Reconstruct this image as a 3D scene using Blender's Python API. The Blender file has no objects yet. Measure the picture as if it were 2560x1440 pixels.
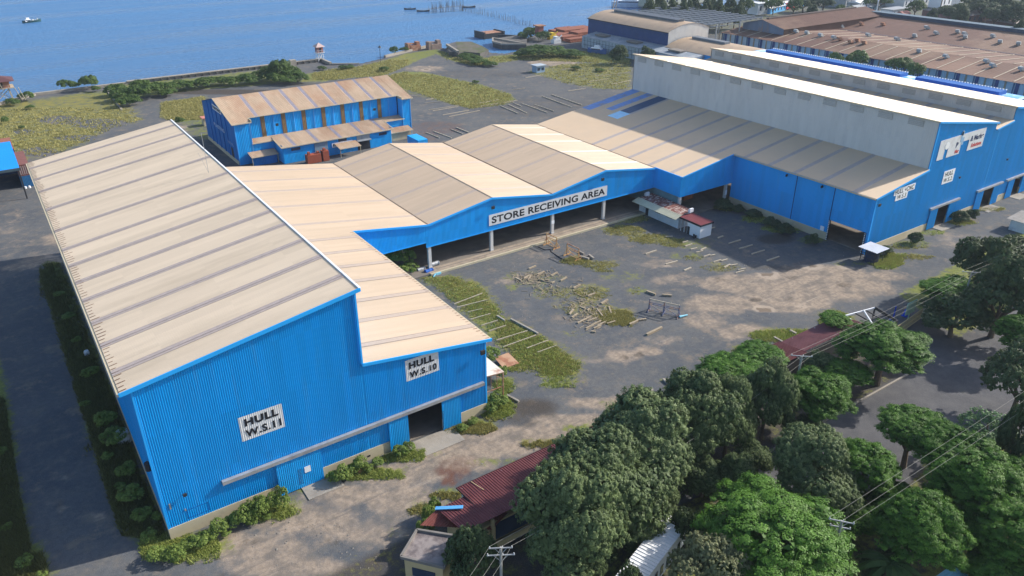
import bpy, math, random
import numpy as np
from mathutils import Vector, Matrix
R = math.radians
rnd = random.Random(7)
SC = bpy.context.scene
COL = SC.collection

# ------------------------------------------------------------------ camera
CAM_H = 60.0
YAW, PITCH, ROLL, FPX = 0.59936782, 0.47345677, -0.00355237, 1922.0
cf = np.array([math.sin(YAW)*math.cos(PITCH), math.cos(YAW)*math.cos(PITCH), -math.sin(PITCH)])
cr = np.array([math.cos(YAW), -math.sin(YAW), 0.0]); cu = np.cross(cr, cf)
cr, cu = cr*math.cos(ROLL)+cu*math.sin(ROLL), -cr*math.sin(ROLL)+cu*math.cos(ROLL)
cam_d = bpy.data.cameras.new('camera'); cam = bpy.data.objects.new('camera', cam_d); COL.objects.link(cam)
cam.matrix_world = Matrix(((cr[0], cu[0], -cf[0], 0), (cr[1], cu[1], -cf[1], 0), (cr[2], cu[2], -cf[2], CAM_H), (0, 0, 0, 1)))
cam_d.sensor_width = 36; cam_d.lens = FPX/2560*36; cam_d.clip_start = 0.5; cam_d.clip_end = 9000
SC.camera = cam
# ------------------------------------------------------------------ light
SUN = Vector((1.0, -0.22, 0.615)).normalized()
world = bpy.data.worlds.new("World"); SC.world = world; world.use_nodes = True
wn = world.node_tree; bg = wn.nodes['Background']
sky = wn.nodes.new('ShaderNodeTexSky'); sky.sky_type = 'NISHITA'; sky.sun_disc = False
sky.sun_elevation = math.asin(SUN.z); sky.sun_rotation = math.atan2(SUN.x, SUN.y)
sky.air_density = 1.0; sky.dust_density = 1.6; sky.ozone_density = 1.0
wn.links.new(sky.outputs[0], bg.inputs[0]); bg.inputs[1].default_value = 0.155
sd = bpy.data.lights.new('sun', 'SUN'); sd.energy = 4.7; sd.angle = R(0.7); sd.color = (1.0, 0.93, 0.83)
sun = bpy.data.objects.new('sun', sd); COL.objects.link(sun); sun.rotation_euler = SUN.to_track_quat('Z', 'Y').to_euler()
sun.location = (0, 0, 200)
SC.view_settings.view_transform = 'Standard'; SC.view_settings.look = 'None'
SC.view_settings.exposure = 0.5; SC.view_settings.gamma = 1.0

# ------------------------------------------------------------------ surveying: where a line of sight meets a level
def at(px, py, z=0.0):
    d = cf + cr*((px-1280)/FPX) - cu*((py-720)/FPX)
    t = (z-CAM_H)/d[2]
    return Vector((d[0]*t, d[1]*t, z))
def mpp(p):      # metres per photo pixel at a point
    return float(np.dot(np.array([p.x, p.y, p.z-CAM_H]), cf))/FPX

# ------------------------------------------------------------------ mesh helpers
ORG = {}
class MB:
    def __init__(s): s.v = []; s.f = []; s.cuts = []
    def add(s, vs, fs):
        n = len(s.v); s.cuts.append((n, len(s.f))); s.v += [tuple(v) for v in vs]; s.f += [tuple(i+n for i in f) for f in fs]; return s
    def box(s, x0, x1, y0, y1, z0, z1):
        vs = [(x, y, z) for z in (z0, z1) for y in (y0, y1) for x in (x0, x1)]
        return s.add(vs, [(0,2,3,1), (4,5,7,6), (0,1,5,4), (2,6,7,3), (0,4,6,2), (1,3,7,5)])
    def beam(s, p, q, w, h=None, up=(0,0,1)):
        p, q = Vector(p), Vector(q); h = h or w; d = (q-p).normalized(); u = Vector(up)
        if abs(d.dot(u)) > .98: u = Vector((0,1,0))
        a = d.cross(u).normalized()*w/2; b = a.cross(d).normalized()*h/2
        vs = [e+i*a+j*b for e in (p, q) for i, j in ((-1,-1), (1,-1), (1,1), (-1,1))]
        return s.add(vs, [(0,1,2,3), (7,6,5,4), (0,4,5,1), (1,5,6,2), (2,6,7,3), (3,7,4,0)])
    def cyl(s, p, q, r0, r1=None, n=10):
        p, q = Vector(p), Vector(q); r1 = r0 if r1 is None else r1; d = (q-p).normalized()
        u = Vector((0,0,1)) if abs(d.z) < .95 else Vector((1,0,0)); a = d.cross(u).normalized(); b = a.cross(d)
        vs = []
        for e, r in ((p, r0), (q, r1)):
            for k in range(n):
                t = 2*math.pi*k/n; vs.append(e+a*(r*math.cos(t))+b*(r*math.sin(t)))
        fs = [(k, (k+1)%n, n+(k+1)%n, n+k) for k in range(n)]+[tuple(range(n))[::-1], tuple(range(n, 2*n))]
        return s.add(vs, fs)
    def prism(s, pts, vec):
        n = len(pts); vec = Vector(vec); vs = [Vector(p) for p in pts]+[Vector(p)+vec for p in pts]
        return s.add(vs, [tuple(range(n)), tuple(range(2*n-1, n-1, -1))]+[(k, n+k, n+(k+1)%n, (k+1)%n) for k in range(n)])
    def split(s, name, mat, parent):      # every piece an object of its own
        o = None
        for (v0, f0), (v1, f1) in zip(s.cuts, s.cuts[1:]+[(len(s.v), len(s.f))]):
            mm = MB(); mm.v = s.v[v0:v1]; mm.f = [tuple(i-v0 for i in f) for f in s.f[f0:f1]]; o = mm.build(name, mat, parent)
        return o
    def build(s, name, mat, parent=None, smooth=False):
        if parent is not None: o0 = ORG[parent.name]
        else:
            a = np.array(s.v); o0 = Vector(((a[:,0].min()+a[:,0].max())/2, (a[:,1].min()+a[:,1].max())/2, a[:,2].min()))
        me = bpy.data.meshes.new(name)
        me.from_pydata([(v[0]-o0.x, v[1]-o0.y, v[2]-o0.z) for v in s.v], [], s.f)
        if mat: me.materials.append(mat)
        if smooth: me.polygons.foreach_set('use_smooth', [True]*len(me.polygons))
        o = bpy.data.objects.new(name, me); COL.objects.link(o)
        ORG[o.name] = o0.copy()
        if parent is not None: o.parent = parent
        else: o.location = o0
        return o
def tag(o, label, cat, group=None):
    o['label'] = label; o['category'] = cat
    if group: o['group'] = group
    return o
def thing(name, label, cat, loc, group=None):
    o = bpy.data.objects.new(name, None); COL.objects.link(o); o.location = loc; o.empty_display_size = .5
    ORG[o.name] = Vector(loc); return tag(o, label, cat, group)
def struct(o): o['kind'] = 'structure'; return o
def copy_tree(o, parent=None):
    c = o.copy(); COL.objects.link(c); c.parent = parent
    ORG[c.name] = ORG.get(o.name, Vector((0,0,0)))
    for ch in [k for k in SRC_CHILDREN(o)]: copy_tree(ch, c)
    return c
def SRC_CHILDREN(o): return list(o.children)

# ------------------------------------------------------------------ materials
def mat(name, col, rough=.8, var=.12, scale=.6, col2=None, scale2=.25, lo=.5, hi=.65, stretch=(1,1,1), spec=.3, metal=0.0, fine=0.0, bump=0.0, local=False, sheet=None):
    m = bpy.data.materials.new(name); m.use_nodes = True; nt = m.node_tree; N = nt.nodes; L = nt.links
    b = N['Principled BSDF']; b.inputs['Roughness'].default_value = rough; b.inputs['Metallic'].default_value = metal
    b.inputs['Specular IOR Level'].default_value = spec
    if local: src = N.new('ShaderNodeTexCoord').outputs['Object']
    else: src = N.new('ShaderNodeNewGeometry').outputs['Position']
    mp = N.new('ShaderNodeMapping'); mp.inputs['Scale'].default_value = stretch; L.new(src, mp.inputs[0])
    def noise(sc, det=5, rg=.6):
        n = N.new('ShaderNodeTexNoise'); n.inputs['Scale'].default_value = sc; n.inputs['Detail'].default_value = det
        n.inputs['Roughness'].default_value = rg; L.new(mp.outputs[0], n.inputs['Vector']); return n.outputs['Fac']
    def mix(f, a, c):
        x = N.new('ShaderNodeMix'); x.data_type = 'RGBA'
        for s_, v in ((x.inputs[0], f), (x.inputs[6], a), (x.inputs[7], c)):
            if hasattr(v, 'is_output'): L.new(v, s_)
            elif isinstance(v, (int, float)): s_.default_value = v
            else: s_.default_value = (*v, 1) if len(v) == 3 else v
        return x.outputs[2]
    def ramp(f, a, c):
        r = N.new('ShaderNodeMapRange'); r.inputs[1].default_value = a; r.inputs[2].default_value = c; L.new(f, r.inputs[0]); return r.outputs[0]
    c = mix(ramp(noise(scale), .25, .75), [x*(1-var) for x in col], [min(1, x*(1+var)) for x in col])
    if col2: c = mix(ramp(noise(scale2, 8, .65), lo, hi), c, col2)
    if fine: c = mix(ramp(noise(9., 3, .7), .3, .7), c, [x*(1-fine) for x in col]) if False else c
    if sheet:      # every sheet of cladding has aged a little differently
        dv = N.new('ShaderNodeVectorMath'); dv.operation = 'DIVIDE'; L.new(src, dv.inputs[0]); dv.inputs[1].default_value = sheet[:3]
        fl = N.new('ShaderNodeVectorMath'); fl.operation = 'FLOOR'; L.new(dv.outputs[0], fl.inputs[0]); wn_ = N.new('ShaderNodeTexWhiteNoise'); wn_.noise_dimensions = '3D'; L.new(fl.outputs[0], wn_.inputs['Vector'])
        hs = N.new('ShaderNodeHueSaturation'); r2 = N.new('ShaderNodeMapRange'); r2.inputs[3].default_value = 1-sheet[3]; r2.inputs[4].default_value = 1+sheet[3]*.6
        L.new(wn_.outputs['Value'], r2.inputs[0]); L.new(r2.outputs[0], hs.inputs['Value']); L.new(c, hs.inputs['Color']); c = hs.outputs[0]
    L.new(c, b.inputs['Base Color'])
    if bump:
        bp = N.new('ShaderNodeBump'); bp.inputs['Strength'].default_value = bump; bp.inputs['Distance'].default_value = .1
        L.new(noise(4., 6, .7), bp.inputs['Height']); L.new(bp.outputs[0], b.inputs['Normal'])
    m['c'] = 1
    return m
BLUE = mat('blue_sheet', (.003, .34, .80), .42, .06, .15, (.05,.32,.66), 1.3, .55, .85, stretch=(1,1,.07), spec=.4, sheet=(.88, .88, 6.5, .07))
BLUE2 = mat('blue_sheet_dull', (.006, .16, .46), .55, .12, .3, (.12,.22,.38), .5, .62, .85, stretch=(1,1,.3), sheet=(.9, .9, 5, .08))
NAVY = mat('navy_sheet', (.006, .045, .17), .6, .15, .3, (.03,.07,.18), .5, .5, .8)
WALLBLUE = mat('trim_blue', (.02, .36, .85), .45, .05)
TAN = mat('tan_roof', (.495, .385, .28), .5, .05, .12, (.43,.34,.25), .3, .45, .75, stretch=(.12,1,1), sheet=(9.3, .76, 50, .045))
TAN11 = mat('grey_tan_roof', (.585, .495, .385), .55, .05, .12, (.48,.405,.31), .3, .45, .75, stretch=(.15,1,1), sheet=(8.1, .76, 50, .05))
TANV = mat('tan_roof_barrel', (.42, .31, .21), .6, .08, .2, (.34,.25,.18), .3, .5, .7)
RUSTR = mat('rusty_tan_roof', (.50, .37, .255), .7, .10, .5, (.42,.25,.155), .12, .47, .68, stretch=(1,.5,1), sheet=(.8,7,50,.08))
RUST = mat('rust_sheet', (.30, .14, .085), .8, .2, 2., (.42,.26,.17), .6, .5, .6)
BROWNR = mat('brown_roof', (.125, .062, .044), .75, .12, .3, (.20,.125,.085), .016, .47, .58, stretch=(1,1,1), sheet=(6,1.1,50,.1))
SKYL = mat('skylight_sheet', (.42, .365, .35), .35, .10, 1.2, (.35,.31,.30), 2., .4, .7)
SKYL2 = mat('skylight_sheet_pale', (.42, .345, .29), .35, .06, 1.2)
SKYD = mat('skylight_sheet_blue', (.25, .26, .36), .3, .15, 1.)
RIBLINE = mat('skylight_seam', (.40,.35,.33), .6, .05)
CREAM = mat('cream_plinth', (.50, .44, .31), .85, .1, .5, (.33,.30,.23), .5, .55, .75)
GREYW = mat('pale_grey_sheet', (.56, .55, .53), .6, .04, .2, (.46,.46,.46), .6, .5, .8, stretch=(1,1,.3), sheet=(.9,.9,9,.03))
LOUV = mat('louvre_grey', (.44, .43, .41), .7, .1, 2.)
GALV = mat('galvanised', (.36, .38, .40), .4, .15, 1., (.25,.27,.3), .6, .5, .7, metal=.3)
WHITE = mat('white_paint', (.78, .80, .83), .5, .04, .5)
OFFW = mat('off_white_wall', (.62, .64, .66), .8, .1, .8, (.35,.35,.34), .6, .58, .75)
SIGNW = mat('sign_white', (.62,.63,.64), .6, .05, .8, (.45,.45,.44), .9, .58, .8, stretch=(1,1,.4))
BLACK = mat('black_paint', (.012, .014, .02), .6, .1)
DARK = mat('dark_steel', (.03, .032, .036), .6, .2)
CONC = mat('concrete', (.30, .275, .24), .9, .15, .4, (.19,.17,.15), .3, .5, .7, bump=.3)
CONCD = mat('dark_concrete', (.11, .105, .10), .9, .25, .5, (.055,.055,.055), .4, .45, .7, bump=.4)
FLOORI = mat('workshop_floor', (.20, .175, .15), .85, .15, .3, (.11,.10,.09), .2, .45, .7)
WOOD = mat('weathered_timber', (.32, .265, .19), .9, .25, 1.5, (.20,.155,.11), 2., .5, .7, stretch=(1,1,1))
WOODP = mat('pale_timber', (.40, .35, .275), .9, .12, 1.5)
YELST = mat('yellow_steel', (.50, .30, .13), .7, .25, 2., (.32,.14,.08), 1.5, .5, .6)
TEAL = mat('teal_wall', (.17, .27, .29), .8, .1, .5, (.13,.2,.21), .4, .5, .7)
MAROON = mat('maroon_roof', (.125, .033, .036), .7, .18, .5, (.19,.06,.055), .25, .5, .75)
MAROON2 = mat('faded_maroon_roof', (.19, .07, .075), .7, .2, .6, (.10,.035,.04), .3, .5, .7)
YELW = mat('yellow_wall', (.52, .42, .24), .85, .1, .6)
LBLUE = mat('light_blue_sheet', (.12, .42, .80), .4, .08)
CYAN = mat('cyan_sheet', (.25, .58, .72), .4, .08)
ORANGE = mat('orange_rust', (.42, .14, .05), .8, .3, 2.)
REDB = mat('brick_red', (.30, .075, .04), .8, .2, 2.)
GLASS = mat('dark_glass', (.03, .05, .09), .15, .1, spec=.6)
REDP = mat('red_paint', (.45, .03, .04), .5, .1)
BARK = mat('bark', (.13, .10, .075), .95, .25, 3.)
POLEM = mat('pole_concrete', (.33, .33, .32), .8, .1, 1.)
WIRE = mat('wire_metal', (.30, .30, .27), .5, .05)
GREENP = mat('pale_green_paint', (.30, .52, .42), .7, .1)

# ------------------------------------------------------------------ corrugated sheet
def profile(L, pitch, d):
    t = 0.0; out = [(0.0, 0.0)]
    while t < L-1e-6:
        for a, o in ((.50*pitch, 0), (.66*pitch, d), (.78*pitch, d), (pitch, 0)):
            if t+a < L-1e-6: out.append((t+a, o))
        t += pitch
    out.append((L, 0.0)); return out
def corr(mb, P, rib, V, L, N, pitch=.25, d=.035):
    """sheet of parallel ribs: starts at P, ribs run along vector rib, repeats along unit V for length L, proud along N"""
    P, rib, V, N = Vector(P), Vector(rib), Vector(V), Vector(N); pr = profile(L, pitch, d); vs = []
    for t, o in pr: a = P+V*t+N*o; vs += [a, a+rib]
    n = len(pr); return mb.add(vs, [(2*k, 2*k+2, 2*k+3, 2*k+1) for k in range(n-1)])
def corr_wall(mb, axis, c, a0, a1, zb, zt, out=-1, pitch=.25, d=.035):
    """upright ribbed wall along x or y; zt(a) gives the height of the top"""
    pts = profile(a1-a0, pitch, d)
    if callable(zt): f = zt
    else: f = lambda a: zt
    vs = []
    for t, o in pts:
        a = a0+t; w = c+out*o
        vs += [(a, w, zb), (a, w, f(a))] if axis == 'x' else [(w, a, zb), (w, a, f(a))]
    n = len(pts); return mb.add(vs, [(2*k, 2*k+2, 2*k+3, 2*k+1) for k in range(n-1)])
def pw(*pts):
    xs = [p[0] for p in pts]; zs = [p[1] for p in pts]
    return lambda a: float(np.interp(a, xs, zs))
def roof_with_skylights(parent, X0, z0, X1, z1, Y0, Y1, sky_y, m, skm, name='roof', w=.95, pitch=.25, d=.035, skip=()):
    """single pitch roof with ribs down the slope and translucent strips"""
    rib = Vector((X1-X0, 0, z1-z0)); N = Vector((-(z1-z0), 0, X1-X0)).normalized()
    if N.z < 0: N = -N
    mb = MB(); y = Y0
    for c in sorted(sky_y)+[None]:
        e = (c-w/2) if c is not None else Y1
        if e > Y1: e = Y1; c = None
        if e > y: corr(mb, (X0, y, z0), rib, (0,1,0), e-y, N, pitch, d)
        if c is None: break
        y = c+w/2
        if y > Y1: break
    o = mb.build(name, m, parent)
    for c in sorted(sky_y):
        if c+w/2 > Y1 or c-w/2 < Y0: continue
        s = MB(); corr(s, Vector((X0, c-w/2, z0)), rib, (0,1,0), w, N, w/3, .06); so = s.build('skylight_strip', skm, parent)
    return o

# ------------------------------------------------------------------ lettering
def lettering(parent, text, corner, ux, uz, W, H, m, name='lettering', bold=.055, n_off=.0, space=1.0):
    """text filling a W x H box whose lower left corner is corner; ux,uz unit vectors of the sign face"""
    cd = bpy.data.curves.new('t', 'FONT'); cd.body = text; cd.size = 1; cd.offset = bold; cd.space_character = space; cd.extrude = 0
    to = bpy.data.objects.new('t', cd); me = bpy.data.meshes.new_from_object(to)
    n = len(me.vertices); co = np.empty(n*3); me.vertices.foreach_get('co', co); co = co.reshape(-1, 3)
    lo = co.min(0); hi = co.max(0); s = np.array([W/(hi[0]-lo[0]), H/(hi[1]-lo[1])])
    q = (co[:, :2]-lo[:2])*s; ux = np.array(ux); uz = np.array(uz); nn = np.cross(ux, uz)
    p = np.array(corner)+q[:, :1]*ux+q[:, 1:2]*uz+nn*n_off - np.array(ORG[parent.name])
    me.vertices.foreach_set('co', p.ravel()); me.update(); me.materials.clear(); me.materials.append(m); me.name = name
    bpy.data.objects.remove(to); bpy.data.curves.remove(cd)
    o = bpy.data.objects.new(name, me); COL.objects.link(o); o.parent = parent; ORG[o.name] = ORG[parent.name]; return o

SKY_Y = [73.1, 79.2, 84.9, 91.1, 96.6, 102.2, 108.1, 115.8, 125.6, 134.9, 141.8, 148.7]
# ================================================================== WORKSHOPS 11 AND 10 (joined building)
YF = 69.4; YB = 152.4
t11 = pw((3.2, 19.0), (27.5, 22.8)); t10 = pw((27, 13.6), (44, 11.0))
A = thing('workshop', 'tall blue ribbed metal workshop with beige stepped roof, nearest the camera at left', 'workshop', (23.7, YF, 0))
m = MB()
corr_wall(m, 'x', YF, 4.2, 27.0, 1.5, lambda a: t11(a)-.12, -1, .22, .06)
corr_wall(m, 'x', YF, 27.0, 31.9, 1.5, lambda a: t10(a)-.1, -1, .22, .06)
corr_wall(m, 'x', YF, 31.9, 36.8, 4.6, lambda a: t10(a)-.1, -1, .22, .06)
corr_wall(m, 'x', YF, 36.8, 43.2, 1.5, lambda a: t10(a)-.1, -1, .22, .06)
m.build('front_wall', BLUE, A)
m = MB(); corr_wall(m, 'y', 4.2, YF+.05, YB, 1.5, 18.85, -1, .22, .06); m.build('side_wall', BLUE, A)
m = MB(); corr_wall(m, 'y', 43.2, YF+.05, 111, 1.5, 10.95, 1, .22, .04); m.build('side_wall', BLUE, A)
m = MB(); corr_wall(m, 'y', 27.0, YF+.05, YB, 13.4, 22.5, 1, .25, .04); m.build('clerestory_wall', BLUE, A)
m = MB(); corr_wall(m, 'x', YB, 4.2, 27.0, 0, lambda a: t11(a)-.12, 1, .3, .04); m.build('back_wall', BLUE, A)
m = MB()
m.box(4.12, 31.9, YF-.12, YF+.12, 0, 1.5); m.box(36.8, 43.28, YF-.12, YF+.12, 0, 1.5)
m.box(4.12, 4.34, YF+.12, YB, 0, 1.5); m.box(43.06, 43.28, YF+.12, 111, 0, 1.5)
m.build('plinth', CREAM, A)
m = MB(); m.box(26.45, 26.85, YF-.14, YF-.09, .5, .75); m.build('plinth_vent', DARK, A)
roof_with_skylights(A, 3.2, 19.0, 27.5, 22.8, YF-.35, YB+.2, SKY_Y, TAN11, SKYL)
roof_with_skylights(A, 27.02, 13.58, 44.0, 11.0, YF-.3, 110.6, SKY_Y, TAN, SKYL2, w=.9)
# dark seams along each skylight of the nearest roof
m = MB()
for y in SKY_Y:
    for o in (-.47, 0, .47): m.beam((3.3, y+o, 19.07), (27.4, y+o, 22.84), .07, .03)
m.build('skylight_seam', RIBLINE, A)
m = MB()
for y in SKY_Y[:7]:
    for o in (-.45, .45): m.beam((27.1, y+o, 13.63), (43.9, y+o, 11.05), .06, .03)
m.build('skylight_seam', mat('pale_seam', (.33,.27,.23)), A)
# edge trims
m = MB()
m.beam((3.1, YF-.4, 18.86), (27.65, YF-.4, 22.72), .12, .42); m.beam((27.0, YF-.36, 13.42), (44.1, YF-.36, 10.86), .12, .38)
m.box(26.9, 27.1, YF-.36, YF-.05, 13.4, 22.5); m.box(43.2, 43.42, YF-.1, YF+.02, 1.5, 10.95); m.box(4.1, 4.3, YF-.1, YF+.02, 1.5, 18.8)
m.build('gable_trim', WALLBLUE, A)
m = MB(); m.beam((27.62, YF-.4, 22.86), (27.62, YB+.3, 22.86), .22, .14); m.build('ridge_cap', WHITE, A)
m = MB(); m.box(2.95, 3.25, YF-.4, YB+.3, 18.72, 18.95); m.build('gutter', CREAM, A)
m = MB(); m.box(43.9, 44.15, YF-.35, 110.6, 10.75, 10.98); m.build('gutter', CREAM, A)
STAIN = mat('rusty_sheet_end', (.19, .11, .075), .9, .3, 3.)
m = MB(); y = YF
while y < YB:
    L = rnd.uniform(.45, 1.0); m.beam((3.25, y, 19.055), (3.25+L, y, 19.055+L*.1564), .09, .02); y += .74
y = YF
while y < 110.4:
    L = rnd.uniform(.35, .6); m.beam((43.95, y, 11.055), (43.95-L, y, 11.055+L*.152), .07, .02); y += .7
m.build('rusty_sheet_end', STAIN, A)['kind'] = 'stuff'
# front rail, sliding door leaves, threshold
m = MB(); m.box(10.15, 42.85, YF-.5, YF-.06, 4.62, 5.05); m.build('door_rail', GALV, A)
def leaf(x0, x1, m_=BLUE, y=YF-.28, zt=4.6, parent=A, zb=.12):
    mm = MB(); corr_wall(mm, 'x', y, x0, x1, zb, zt, -1, .22, .035)
    mm.box(x0, x0+.06, y-.03, y+.06, zb, zt); mm.box(x1-.06, x1, y-.03, y+.06, zb, zt)
    return mm.build('sliding_door', m_, parent)
d1 = leaf(15.8, 20.95); leaf(29.45, 32.0); leaf(36.7, 39.35)
m = MB()
for x in (18.1, 18.35): 
    for k in range(11): m.box(x, x+.1, YF-.335, YF-.315, .7+k*.2, .78+k*.2)
m.build('vent_slots', DARK, d1)
m = MB(); m.box(18.85, 19.55, YF-.36, YF-.33, 2.0, 2.8); m.build('notice_board', WHITE, d1)
m = MB()
for k in range(14): m.box(36.72, 36.84, YF-.345, YF-.32, .3+k*.2, .4+k*.2)
m.build('vent_slots', DARK, A)
m = MB(); m.box(4.3, 43.1, YF+.2, YB-.2, 0.02, .12); m.build('floor', FLOORI, A)
m = MB(); m.box(30.9, 38.0, YF-3.4, YF-.13, 0.0, .1); m.build('door_ramp', CONC, A)
m = MB(); m.box(18.2, 22.4, YF-2.6, YF-.13, 0.0, .09); m.build('door_ramp', CONC, A)
# small fittings on the front
def lamp(parent, p, n=(0,-1,0), s=1.0):
    p, n = Vector(p), Vector(n); mm = MB(); mm.beam(p, p+n*.5*s, .06*s); mm.beam(p+n*.5*s-Vector((0,0,.3*s)), p+n*.55*s+Vector((0,0,.25*s)), .6*s, .25*s)
    return mm.build('flood_lamp', DARK, parent)
lamp(A, (42.6, YF-.1, 9.7)); lamp(A, (6.4, YF-.05, 5.2), s=.6)
m = MB(); m.box(6.05, 6.2, YF-.12, YF-.05, 3.0, 3.25); m.box(4.75, 4.9, YF-.12, YF-.05, 3.9, 4.6); m.build('junction_box', GALV, A)
m = MB(); m.cyl((4.0, 71.0, 8.3), (4.0, 71.0, 9.2), .35, n=8); m.build('side_lamp', DARK, A)
for (a, b, c, d) in ((6.2, 8.4, 1.9, 3.0),):
    m = MB(); m.box(a, b, YF-.07, YF-.05, c, c+.05); m.box(a, b, YF-.07, YF-.05, d-.05, d); m.box(a, a+.05, YF-.07, YF-.05, c, d); m.box(b-.05, b, YF-.07, YF-.05, c, d); m.build('hatch_frame', mat('hatch_blue', (.003,.13,.42)), A)
# aerial on the roof
m = MB(); m.cyl((25.2, 118.5, 22.4), (25.2, 118.5, 28.6), .035, n=6); m.cyl((25.2,118.5,22.5), (24.4,119.3,25.5), .02, n=4)
tag(m.build('aerial', GALV), 'thin grey aerial mast standing on the roof of the nearest workshop', 'aerial')
m = MB(); m.cyl((9.0, 150.8, 19.8), (9.0, 150.8, 22.6), .03, n=6); m.box(8.6, 9.4, 150.6, 151.0, 19.9, 20.15)
# painted signs: boards on the wall, each with its lettering
def sign(label, lines, x0, x1, z0, z1, y, w=.05, fx=0.12, rows=None, parentcat='sign'):
    S = thing('wall_sign', label, 'sign', (x0, y, z0))
    mm = MB(); corr_wall(mm, 'x', y, x0, x1, z0, z1, -1, .22, .02); mm.build('board', SIGNW, S)
    n = len(lines); H = (z1-z0)
    for k, (t, a, b, c, d) in enumerate(lines):
        lettering(S, t, (x0+(x1-x0)*a, y-.05, z0+H*c), (1,0,0), (0,0,1), (x1-x0)*(b-a), H*(d-c), BLACK, bold=.05 if '.' not in t else .035, space=1.12)
    return S
sign('white wall sign reading HULL W.S.11 on the blue gable wall', [('HULL', .12, .9, .57, .88), ('W.S.11', .1, .93, .12, .43)], 13.0, 17.6, 8.85, 11.9, YF-.06)
sign('white wall sign reading HULL W.S.10 above the open doorway', [('HULL', .1, .86, .55, .87), ('W.S.10', .1, .93, .12, .42)], 32.3, 36.7, 8.98, 11.85, YF-.06)

# ================================================================== STORE RECEIVING BUILDING
YS = 111.0
tS = pw((44, 11.0), (57.9, 8.87), (71.3, 11.0), (84.9, 8.8), (98.4, 11.02), (112.1, 8.88))
tW = lambda x: 8.9+(x-111.9)*.147
S = thing('store_building', 'low open-fronted blue store with four beige roof slopes reading STORE RECEIVING AREA', 'store', (80, YS, 0))
m = MB()
corr_wall(m, 'x', YS, 44.1, 57.5, 5.55, lambda a: tS(a)-.1, -1, .25, .04); corr_wall(m, 'x', YS, 57.5, 112.3, 4.6, lambda a: tS(a)-.1, -1, .25, .04)
m.build('fascia', BLUE, S)
SSK = [y for y in SKY_Y if y > 111]
roof_with_skylights(S, 27.02, 13.58, 57.9, 8.87, 110.62, YB, SSK, TAN, SKYL2, w=.9)
roof_with_skylights(S, 57.95, 8.88, 71.3, 11.02, YS-.35, YB, SSK, TAN, SKYL2, w=.9)
roof_with_skylights(S, 71.3, 11.02, 84.9, 8.82, YS-.35, YB, SSK, TAN, SKYL2, w=.9)
roof_with_skylights(S, 84.95, 8.82, 98.4, 11.02, YS-.35, YB, SSK, TAN, SKYL2, w=.9)
roof_with_skylights(S, 98.4, 11.02, 112.0, 8.88, YS-.35, YB, SSK, TAN, SKYL2, w=.9)
m = MB()
for (a, b) in ((44, 57.9), (57.9, 71.3), (71.3, 84.9), (84.9, 98.4), (98.4, 112.1)): m.beam((a, YS-.4, tS(a)-.13), (b, YS-.4, tS(b)-.13), .12, .36)
m.beam((44.1, YS-.12, 5.5), (57.5, YS-.12, 5.5), .08, .16); m.beam((57.5, YS-.12, 4.56), (112.3, YS-.12, 4.56), .08, .16)
m.build('fascia_trim', WALLBLUE, S)
GBR = mat('gutter_brown', (.16,.12,.09)); RTN = mat('ridge_tan', (.42,.33,.24))
for x in (57.92, 84.92, 112.02): m = MB(); m.box(x-.12, x+.12, YS-.35, YB, 8.87, 8.94); m.build('valley_gutter', GBR, S)
for x in (71.3, 98.4): m = MB(); m.box(x-.1, x+.1, YS-.3, YB, 11.03, 11.09); m.build('ridge_cap', RTN, S)
for x in (58.2, 71.35, 85.6, 98.75):
    m = MB(); m.box(x-.3, x+.3, YS+.02, YS+.5, .35, 5.6); m.box(x-.36, x+.36, YS-.05, YS+.57, .35, .6); m.build('column', GREYW, S)
for x in (58.2, 71.35, 85.6, 98.75, 112.0):
    m = MB()
    for yy in (124, 138, 151): m.box(x-.2, x+.2, yy-.2, yy+.2, .35, tS(min(x,112))-.2)
    m.build('inner_column', GREYW, S)
m = MB(); corr_wall(m, 'x', YB, 27, 112, 0.3, lambda a: (tS(a) if a > 44 else 13.58-(a-27)*.1525)-.1, 1, .4, .04); m.build('back_wall', BLUE, S)
m = MB(); m.box(43.3, 143.0, YS-2.0, YB-.2, 0.0, .33); m.build('floor', FLOORI, S)
m = MB(); m.box(57.0, 112.0, YS-2.35, YS-2.0, 0, .36); m.build('floor_kerb', CREAM, S); m = MB(); m.box(57.0, 112.0, YS-1.95, YS-.05, .333, .345); m.build('floor_edge', mat('floor_edge_sunlit', (.33,.27,.21), .9, .15, .4, (.22,.18,.14), .5, .5, .65), S); m = MB(); m.box(57.0, 112.0, YS-1.0, YS-.85, .346, .37); m.build('floor_joint', FLOORI, S)  # front floor strip: sunlit look of the concrete put into its beige colour
m = MB(); m.box(46, 57, YS+8, YS+8.2, .33, 4.6); m.build('inner_wall', CREAM, S)
m = MB(); m.box(85.25, 85.95, YS-.02, YS, 2.4, 3.1); m.build('notice_board', WHITE, S)
lamp(S, (71.3, YS-.1, 9.2)); lamp(S, (97.4, YS-.1, 9.4))
SS = thing('wall_sign', 'long white sign reading STORE RECEIVING AREA on the blue fascia', 'sign', (70.7, YS-.1, 5.55))
m = MB(); m.box(70.7, 99.15, YS-.13, YS-.08, 5.5, 7.62); m.build('board', SIGNW, SS)
lettering(SS, 'STORE RECEIVING AREA', (71.3, YS-.14, 5.85), (1,0,0), (0,0,1), 27.3, 1.38, BLACK, bold=.03, space=1.05)

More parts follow.
